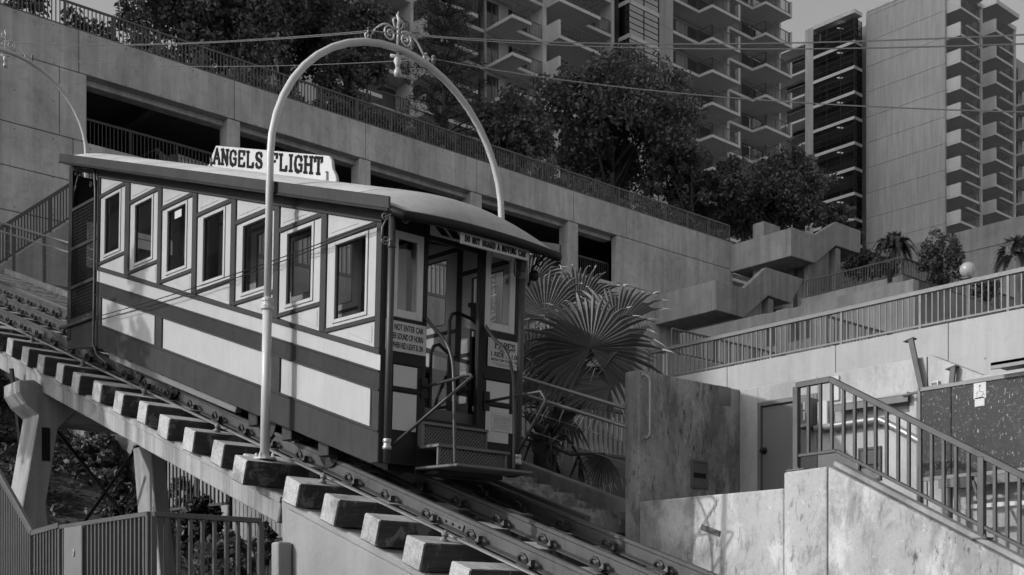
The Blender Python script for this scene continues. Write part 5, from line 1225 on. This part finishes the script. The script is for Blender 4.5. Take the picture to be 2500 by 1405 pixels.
# recessed litter slot and plates on the stained face
def wallbox(label,plane,x0,y0,x1,y1,YX,slot=True,name='litter_slot',mat=M['rail_dk']):
    f=(lambda x,y:pX(x,y,YX)) if plane=='X' else (lambda x,y:pY(x,y,YX))
    a,b=f(x0,y0),f(x1,y1); r=thing(name,label,'litter slot',(a+b)/2)
    if plane=='X':
        y0_,y1_=a.y,b.y; z0,z1=b.z,a.z; e=.03
        m=MB().box(YX,YX+.03,y0_,y0_+e,z0,z1).box(YX,YX+.03,y1_-e,y1_,z0,z1).box(YX,YX+.03,y0_+e,y1_-e,z1-e*1.2,z1).box(YX,YX+.03,y0_+e,y1_-e,z0,z0+e)
        build(m,'frame',mat,r,bevel=.004); build(MB().box(YX+.002,YX+.018,y0_+e,y1_-e,(z0+z1)/2+.02,z1-e*1.2),'flap',mat,r); build(MB().box(YX+.001,YX+.004,y0_+e,y1_-e,z0+e,(z0+z1)/2+.02),'opening',M['black'],r)
        build(MB().prism([(YX+.004,y0_+e,z0+e),(YX+.03,y0_+e,z0+e),(YX+.004,y0_+e,(z0+z1)/2-.05)],(0,y1_-y0_-2*e,0)),'chute',mat,r)
    else:
        x0_,x1_=a.x,b.x; z0,z1=b.z,a.z; e=.03
        m=MB().box(x0_,x0_+e,YX-.03,YX,z0,z1).box(x1_-e,x1_,YX-.03,YX,z0,z1).box(x0_+e,x1_-e,YX-.03,YX,z1-e*1.2,z1).box(x0_+e,x1_-e,YX-.03,YX,z0,z0+e)
        build(m,'frame',mat,r,bevel=.004); build(MB().box(x0_+e,x1_-e,YX-.018,YX-.002,(z0+z1)/2+.0,z1-e*1.2),'flap',mat,r); build(MB().box(x0_+e,x1_-e,YX-.004,YX-.001,z0+e,(z0+z1)/2),'opening',M['black'],r)
        build(MB().prism([(x0_+e,YX-.004,z0+e),(x0_+e,YX-.03,z0+e),(x0_+e,YX-.004,(z0+z1)/2-.05)],(x1_-x0_-2*e,0,0)),'chute',mat,r)
    return r
wallbox('dark litter slot set low in the stained wing wall','X',1686,1122,1726,1196,xb_)
a,b=pX(1752,941,xb_),pX(1784,993,xb_); tag(build(MB().box(xb_,xb_+.006,a.y,b.y,b.z,a.z),'cover_plate',M['door'],bevel=.003),'plain grey cover plate high on the stained wing wall','plate')
a,b=pX(1620,1152,xb_),pX(1630,1178,xb_); tag(build(MB().box(xb_,xb_+.005,a.y,b.y,b.z,a.z),'cover_plate',M['booth'],bevel=.003),'small painted plate low on the stained wing wall','plate')
# back wall of the recess, with the door
YK=YI
bw_=thing('station_wall','concrete station wall with a steel door beside the wing wall','wall',(-9,YK,0))
xk0,xk1=xb_,pY(2262,900,YK).x; zk=pY(1808,952,YK).z
dx0,dx1=pY(1850,1000,YK).x,pY(1850,1000,YK).x+1.0; dzt=pY(1850,985,YK).z; dz0=2.62
m=MB().box(xk0+.002,dx0,YK,YK+.3,0,zk).box(dx1,xk1,YK,YK+.3,0,zk).box(dx0,dx1,YK,YK+.3,dzt,zk).box(dx0,dx1,YK,YK+.3,0,dz0)
build(m,'wall',M['backwall'],bw_,bevel=.008)
XE=1.0
a,b=pY(2268,864,YK),pY(2400,917,YK)
build(MB().prism([V(xk1+.012,YK,0),V(XE,YK,0),V(XE,YK,b.z-.3),V(b.x,YK,b.z),V(xk1+.012,YK,a.z)],(0,.3,0)),'sloped_wall',M['backwall'],bw_,bevel=.015)
fr=MB(); e=.055; fr.box(dx0,dx0+e,YK-.015,YK+.1,dz0,dzt).box(dx1-e,dx1,YK-.015,YK+.1,dz0,dzt).box(dx0+e,dx1-e,YK-.015,YK+.1,dzt-e,dzt)
dj=build(fr,'door_frame',M['door'],bw_,bevel=.005)
build(MB().box(dx0+e+.004,dx1-e-.004,YK+.03,YK+.08,dz0,dzt-e-.006),'door_leaf',M['door'],dj,bevel=.004)
p=pY(1867,1101,YK+.03); build(MB().lathe((p.x,YK+.03,p.z),[(.05,0),(.05,.012),(.035,.016),(.02,.05),(.032,.06),(.03,.085),(.01,.09)],14,(0,-1,0)),'door_knob',M['black'],dj,smooth=True)
# low parapet, block and stair string wall (faces the street side)
rp=thing('stair_string_wall','stained pale concrete string wall stepping down to the street','wall',(-8.5,YB1,0))
xj1=pY(1913,1195,YB1).x; xj2=pY(2020,1140,YB1).x
z1=pY(1630,1218,YB1).z; z2=pY(1908,1193,YB1).z; zb_=pY(2018,1139,YB1).z
build(MB().prism([V(xb_+.004,YB1,0),V(xj1,YB1,0),V(xj1,YB1,z2),V(xb_+.004,YB1,z1)],(0,.28,0)),'parapet',M['ramp'],rp,bevel=.02,seg=2)
build(MB().prism([V(xj1+.002,YB1-.004,0),V(xj2-.006,YB1-.004,0),V(xj2-.006,YB1-.004,zb_),V(xj1+.002,YB1-.004,zb_-.012)],(0,.30,0)),'block',M['ramp'],rp,bevel=.025,seg=2)
e1=pY(2500,1389,YB1); slope=(e1.z-zb_)/(e1.x-xj2); xe=-2.5; ze=zb_+slope*(xe-xj2)
build(MB().prism([V(xj2+.006,YB1-.002,0),V(xe,YB1-.002,0),V(xe,YB1-.002,ze),V(xj2+.006,YB1-.002,zb_)],(0,.26,0)),'string',M['ramp'],rp,bevel=.02,seg=2)
build(MB().prism([V(xj2+.03,YB1+.07,zb_),V(xe,YB1+.07,ze),V(xe,YB1+.07,ze+.07),V(xj2+.03,YB1+.07,zb_+.07)],(0,.18,0)),'coping',M['pier'],rp,bevel=.015)
tag(build(MB().bar(pY(1712,1287,YB1-.012),pY(1757,1304,YB1-.012),.07,.012,(0,-1,0)),'slotted_bracket',M['fence'],bevel=.003),'short slotted steel bracket on the stained string wall','bracket')
build(MB().box(pY(1919,1165,YB1).x-.02,pY(1960,1160,YB1).x,YB1+.02,YB1+.2,zb_+.001,zb_+.012),'base_plate',M['rail_dk'],rp)
# steps and landing behind the string wall
stp=thing('street_stair','dark concrete steps climbing behind the string wall','stair',(-6,13,0))
build(MB().box(xb_+.01,xj2+.05,YB1+.29,YK-.01,0,2.6),'landing',M['backwall'],stp)
n=14
for i in range(n):
    x0=xj2+.05+i*.31; z=2.6-(i+1)*.168
    if z>.05: build(MB().box(x0+.002,x0+.31,YB1+.27,YK-.01,0,z),'step',M['pier'],stp,bevel=.01)
# stair railing
YRL=YB1+.14
sl=thing('stair_railing','dark steel stair railing on the stained string wall','railing',(-8,YRL,3))
def rp_(x,y): return pY(x,y,YRL)
A,Bb,Cc=rp_(1945,942),rp_(2027,927),rp_(2500,1163); D=Bb+(Cc-Bb)*2.2
def tw(a,b,w_,h_,nm,mt=M['railp']): return build(MB().bar(a,b,w_,h_),nm,mt,sl,bevel=.006)
tw(A,Bb+V(.012,0,0),.06,.068,'top_rail'); tw(Bb,D,.06,.068,'top_rail')
a2,b2_,c2=rp_(1945,1114),rp_(2043,1101),rp_(2311,1240); d2=b2_+(c2-b2_)*4.2
tw(a2,b2_,.045,.04,'bottom_rail'); tw(b2_,d2,.045,.04,'bottom_rail')
def railz(P,Q,x): t=(x-P.x)/(Q.x-P.x); return P.z+(Q.z-P.z)*t
def topz(x): return railz(A,Bb,x) if x<Bb.x else railz(Bb,D,x)
def botz(x): return railz(a2,b2_,x) if x<b2_.x else railz(b2_,d2,x)
for px0 in (1974,2003,2031,2060,2087,2113,2138,2165,2193,2219,2247,2275,2304,2334,2365,2429,2459,2489,2520,2550):
    x=rp_(px0,1000).x; build(MB().box(x-.018,x+.018,YRL-.018,YRL+.018,botz(x)+.015,topz(x)-.02),'baluster',M['railp'],sl,bevel=.003)
def wallz(x): return zb_ if x<xj2 else zb_+slope*(x-xj2)+.05
for px0 in (1945,2397,2590):
    x=rp_(px0,1000).x; build(MB().box(x-.036,x+.036,YRL-.036,YRL+.036,wallz(x),topz(x)-.02),'post',M['railp'],sl,bevel=.005)
    build(MB().box(x-.09,x+.09,YRL-.08,YRL+.08,wallz(x)-.004,wallz(x)+.014).lathe((x+.06,YRL-.05,wallz(x)+.01),[(.014,0),(.014,.03),(.004,.035)],6).lathe((x-.06,YRL-.05,wallz(x)+.01),[(.014,0),(.014,.03),(.004,.035)],6),'base_plate',M['railp'],sl)
# fittings on the station wall
YS=YK-.0
def sbox(label,nm,cat,x0,y0,x1,y1,dep,mat,parts=()):
    a,b=pY(x0,y0,YS),pY(x1,y1,YS); r=thing(nm,label,cat,((a.x+b.x)/2,YS,b.z)); build(MB().box(a.x,b.x,YS-dep,YS-.001,b.z,a.z),'case',mat,r,bevel=.008)
    for (u0,v0,u1,v1,d,mt,n_) in parts:
        X0,X1=a.x+(b.x-a.x)*u0,a.x+(b.x-a.x)*u1; Z0,Z1=b.z+(a.z-b.z)*v0,b.z+(a.z-b.z)*v1; build(MB().box(X0,X1,YS-dep-d,YS-dep+.004,Z0,Z1),n_,mt,r,bevel=.003)
    return r
sbox('small meter cabinet with white slots behind the stair railing','meter_cabinet','cabinet',1963,980,1998,1046,.18,M['rail_dk'],((.5,.25,.62,.55,.01,M['signwhite'],'slot'),(.5,.6,.62,.85,.01,M['signwhite'],'slot'),(.1,.02,.9,.12,.02,M['galv'],'trim')))
sbox('pale card reader box beside the meter cabinet','reader_box','box',2008,984,2032,1042,.12,M['signgrey'],((.3,.06,.5,.1,.004,M['ink'],'button'),))
sbox('tall plain notice board behind the stair railing','notice_board','board',2034,920,2051,978,.03,M['signwhite'])
wallbox('steel litter slot low in the sunlit station wall','Y',2097,1096,2153,1172,YS,mat=M['railp'])
# pipe handrail on the wall
hp=thing('wall_handrail','thick polished pipe handrail bending down along the sunlit station wall','handrail',(-8.5,YS-.1,3))
P=[pY(x,y,YS-.12) for x,y in ((1990,1046),(2035,1040),(2100,1030),(2138,1025),(2150,1026),(2165,1033),(2215,1060),(2420,1180))]
build(MB().tube(P,.045,12),'pipe',M['chrome'],hp,smooth=True)
for i in (1,3,6): build(MB().tube([P[i]+V(0,0,-.02),P[i]+V(0,.06,-.07),P[i]+V(0,.119,-.07)],.012,6),'bracket',M['galv'],hp)
sh=thing('wall_shelf','narrow sloping steel shelf strip on the station wall above the pipe handrail','shelf',(-8.4,YS,4))
a,b=pY(2035,990,YS-.1),pY(2225,962,YS-.1); build(MB().bar(a,b,.2,.035),'strip',M['backwall'],sh,bevel=.005); build(MB().bar(a+V(0,-.08,-.06),b+V(0,-.08,-.06),.02,.09),'lip',M['rail_dk'],sh)
# recessed pier right of the pipe, dark scratched screen and its frame
a=pY(2228,990,YS-.02); b=pY(2247,990,YS-.02)
tag(build(MB().box(a.x,b.x,YS-.10,YS-.001,0,pY(2230,963,YS-.1).z),'wall_pier',M['backwall'],bevel=.01),'narrow smooth concrete pier between the pipe handrail and the dark screen','pier')
def screenmat():
    t=NT('scratched dark screen'); n1=t.noise(3.2,t.pos((1,1,1)),8,.75,.6); a=t.rng(n1,.40,.66,.012,.065); s1=t.rng(t.noise(34,t.pos((1.6,1,.5)),4,.7),.62,.67,0,.3); s2=t.rng(t.noise(50,t.pos((.35,1,1.6)),3,.7),.64,.68,0,.16)
    c=t.math('ADD',t.math('ADD',a,s1),s2); return t.done(c,t.rng(n1,.4,.6,.45,.8),0,.25)
M['screen']=screenmat()
YP_=YS-.35
scn=thing('scratched_screen','large scratched dark screen panel behind the stair railing','screen',(-6,YP_,2.5))
x0=pY(2249,1000,YP_).x; zt0=pY(2249,957,YP_).z; zbb=pY(2249,1166,YP_).z
for xa2,xb2 in ((x0,pY(2322,1000,YP_).x-.004),(pY(2322,1000,YP_).x+.004,x0+3.3)): build(MB().box(xa2,xb2,YP_,YP_+.03,zbb,zt0),'panel',M['screen'],scn,bevel=.004)
build(MB().box(x0-.02,x0+3.3,YP_-.015,YP_+.045,zt0+.001,zt0+.05),'top_frame',M['rail_lt'],scn,bevel=.004); build(MB().box(x0-.045,x0-.002,YP_-.015,YP_+.045,1.2,zt0+.05),'edge_post',M['rail_dk'],scn,bevel=.004)
build(MB().box(x0,x0+3.3,YP_-.01,YP_+.04,zbb-.05,zbb-.002),'bottom_frame',M['rail_lt'],scn)
for k in range(4): build(MB().box(x0+.3+k*.95,x0+.36+k*.95,YP_+.05,YP_+.11,.0,zt0-.1),'support_post',M['rail_dk'],scn)
build(MB().box(x0+1.0,x0+3.3,YP_-.2,YP_+.2,zt0+.13,zt0+.17).box(x0+1.0,x0+3.3,YP_-.2,YP_-.18,zt0+.09,zt0+.17),'canopy_strip',M['rail_lt'],scn,bevel=.004)
# accessibility sticker: worn white square with a wheelchair outline
p=pY(2393,955,YP_); st_k=MB().box(p.x-.08,p.x+.075,YP_-.004,YP_-.001,p.z-.09,p.z+.10); so_k=build(st_k,'access_sticker',M['signgrey']); tag(so_k,'worn square wheelchair sticker on the scratched screen','sticker')
w_=MB(); yy=YP_-.006; w_.ball((p.x-.005,yy,p.z+.065),.014,8); w_.tube([(p.x-.005,yy,p.z+.045),(p.x-.005,yy,p.z-.005),(p.x+.035,yy,p.z-.01),(p.x+.05,yy,p.z-.055)],.006,5)
w_.tube([(p.x+.038*math.cos(t*.45+2.2)-.005,yy,p.z-.035+.038*math.sin(t*.45+2.2)) for t in range(10)],.005,5); build(w_,'wheelchair_mark',M['signwhite'],so_k)
p=pY(2392,982,YP_); tag(build(MB().box(p.x-.062,p.x+.06,YP_-.004,YP_-.001,p.z-.05,p.z+.055),'blank_sticker',M['signgrey'],bevel=.001),'smaller torn sticker below the wheelchair sticker','sticker')
# rails and brackets below the screen
tb=thing('turnstile_frame','tangle of steel arms and bars below the scratched screen','turnstile',(-6,YP_-.1,2))
zq=pY(2330,1150,YP_).z
build(MB().bar((x0+.3,YP_-.1,zbb-.12),(x0+3.0,YP_-.1,zbb-.12),.05,.1),'upper_arm',M['rail_dk'],tb); build(MB().bar((x0+.5,YP_-.12,zbb-.42),(x0+3,YP_-.12,zbb-.42),.04,.05),'lower_arm',M['galv'],tb)
for k in range(3): build(MB().tube([(x0+.75+k*.7,YP_-.14,zbb-.12),(x0+.85+k*.7,YP_-.2,zbb-.35)],.018,6),'strut',M['rail_dk'],tb); build(MB().box(x0+.55+k*.75,x0+.75+k*.75,YP_-.16,YP_-.06,zbb-.2,zbb-.06),'hinge_box',M['iron'],tb,bevel=.008)
# leaning flat struts above the screen
for k,(xa2,ya2,xb2,yb2,lab) in enumerate(((2222,828,2249,953,'long leaning dark steel strut above the left end of the scratched screen'),(2326,896,2321,943,'short dark steel strut above the scratched screen'))):
    a,b=pY(xa2,ya2,YS-.1),pY(xb2,yb2,YS-.1); s=thing('leaning_strut',lab,'strut',b); build(MB().bar(a,b,.07,.03,(0,1,0)) if False else MB().prism([a+V(-.035,0,0),a+V(.035,0,.01),b+V(.035,0,0),b+V(-.035,0,0)],(0,.03,0)),'bar',M['railp'],s,bevel=.003)
    build(MB().prism([a+V(-.1,0,-.01),a+V(.035,0,.02),a+V(.035,0,.0),a+V(-.1,0,-.02)],(0,.1,0)),'cap',M['railp'],s)
p=pY(2285,939,YS-.2); jb=thing('junction_box','small grey junction box on the conduit above the scratched screen','box',p); build(MB().box(p.x-.05,p.x+.05,p.y-.04,p.y+.04,p.z-.03,p.z+.035),'case',M['signgrey'],jb,bevel=.006); build(MB().tube([V(p.x-.45,p.y,p.z-.075),V(p.x+.35,p.y,p.z-.02)],.018,7),'conduit',M['rail_lt'],jb,smooth=True)
for k in range(3): build(MB().box(p.x-.035+.025*k,p.x-.02+.025*k,p.y-.043,p.y-.04,p.z-.015,p.z+.018),'mark',M['ink'],jb)
# ================================================================== fan palm beside the stair
def fan_palm(base,leaves,dry=.62):
    r=thing('fan_palm','fan palm with split pleated leaves between the trolley and the wing wall','palm',base); h=.25
    t=MB(); t.tube([(0,0,-.3),(0,0,.1),(.02,.02,.35),(.0,.0,.6)],[.16,.2,.19,.1],10)
    for k in range(16):
        a=k*2.4; z=.02+.035*k; t.tube([V(.14*math.cos(a),.14*math.sin(a),z),V(.26*math.cos(a),.26*math.sin(a),z+.12)],[.05,.015],5)
    build(t,'trunk',M['bark'],r,local=True)
    for (cx,cy,Y,rad,nx,tilt,spread,seg,a0) in leaves:
        c=pY(cx,cy,Y)-Vector(base); nrm=Vector(nx).normalized()
        st=MB(); mid=V(c.x*.45,c.y*.45,c.z*.62+.1); st.tube([V(0,0,.35),mid,c],[.035,.025,.014],6); lf=build(st,'leaf_stalk',M['frond'],r,local=True)
        upv=V(0,0,1); e1=(upv-nrm*upv.dot(nrm)).normalized(); e2=nrm.cross(e1)
        fm=MB(); tips=MB(); da=spread/seg; cup=random.uniform(.04,.16); dr_=random.uniform(.10,.30)
        def q(a,s,L): return c+(e1*math.cos(a)+e2*math.sin(a))*(L*s)+nrm*(cup*L*s*s)-V(0,0,dr_*L*s**2.6)
        Ls=[rad*(.86+.2*random.random())*(1-.14*abs(i/(seg-1)-.5)*2) for i in range(seg)]
        for i in range(seg):
            a=a0+(i/(seg-1)-.5)*spread; L=Ls[i]; s1=.56; fold=nrm*(.03*rad)
            # pleated blade up to s1 (edges shared with its neighbours), then a free drooping finger
            L1=q(a-da/2,s1,rad*.93); R1=q(a+da/2,s1,rad*.93); C1=q(a,s1,rad*.93)+fold
            w2=random.uniform(.62,.8); bend=random.uniform(-.25,.25)*da; sag=V(0,0,random.uniform(0,.10)*L)
            L2=q(a-da*.30+bend*.4,.76,L)-sag*.35; R2=q(a+da*.30+bend*.4,.76,L)-sag*.35; C2=(L2+R2)*.5+fold*.7
            L3=q(a-da*.10+bend,.92,L)-sag; R3=q(a+da*.10+bend,.92,L)-sag
            fm.add([c,L1,C1,R1,L2,C2,R2,L3,R3],[(0,1,2),(0,2,3),(1,4,5,2),(2,5,6,3),(4,7,5),(5,8,6),(5,7,8)])
            if random.random()<dry:
                e=q(a+bend*1.5,1.10,L)-sag*1.6+V(random.uniform(-.05,.05),random.uniform(-.05,.05),random.uniform(-.10,.02)); mid_=L3.lerp(e,.55)+V(random.uniform(-.02,.02),0,.01)
                wv=(R3-L3)*.5; tips.add([L3,R3,mid_+wv,mid_-wv*.4,e],[(0,1,2,3),(3,2,4)])
        build(fm,'leaf_blade',M['frond'],lf,local=True); build(tips,'dry_tips',M['frond_lt'],lf,local=True,kind='stuff') if tips.f else None
    for k in range(7):                                   # dead fronds hanging round the trunk
        a=k*.9+.3; P=[V(.1*math.cos(a),.1*math.sin(a),.35),V(.4*math.cos(a),.4*math.sin(a),.45),V(.62*math.cos(a),.62*math.sin(a),.12),V(.66*math.cos(a),.66*math.sin(a),-.3)]
        dm=MB().tube(P,[.03,.022,.015,.006],5)
        for t_k in range(9): e=P[2]+V(random.uniform(-.2,.2),random.uniform(-.2,.2),random.uniform(-.6,-.3)); dm.add([P[2]-V(.02,0,0),P[2]+V(.02,0,0),e],[(0,1,2)])
        build(dm,'dead_frond',M['bark'],r,local=True)
pb=pY(1330,1135,13.6)
FN=[(1442,850,13.3,1.30,(.75,-.62,.25),0,5.3,44,0),(1330,775,13.9,1.2,(.6,-.75,.15),0,4.0,38,-.15),(1292,880,13.2,.95,(.8,-.5,.3),0,4.6,36,.2),(1505,800,14.3,1.3,(.55,-.6,.5),0,3.4,36,.75),
 (1385,930,13.0,.85,(.6,-.5,.55),0,4.6,34,.3),(1490,945,13.4,.95,(.5,-.5,.7),0,4.0,34,1.2),(1410,760,14.6,1.15,(.4,-.85,.0),0,3.2,34,-.05),(1475,1108,12.9,.50,(.3,-.9,-.3),0,2.2,20,2.7),(1385,1010,14.2,.8,(.7,-.4,.5),0,4.2,30,1.5),(1308,985,14.0,.85,(.7,-.6,.2),0,4.4,32,-.6),
 (1560,830,14.0,1.05,(.35,-.5,.8),0,2.6,30,1.15),(1290,700,14.6,1.0,(.7,-.6,.0),0,3.4,30,-.3),(1350,850,14.9,1.1,(.5,-.7,.4),0,4.4,34,.4),(1420,1000,13.6,.7,(.4,-.6,.7),0,3.6,28,.8),(1310,1050,13.5,.6,(.8,-.3,.4),0,3.6,26,-1.2)]
fan_palm(pb,FN)
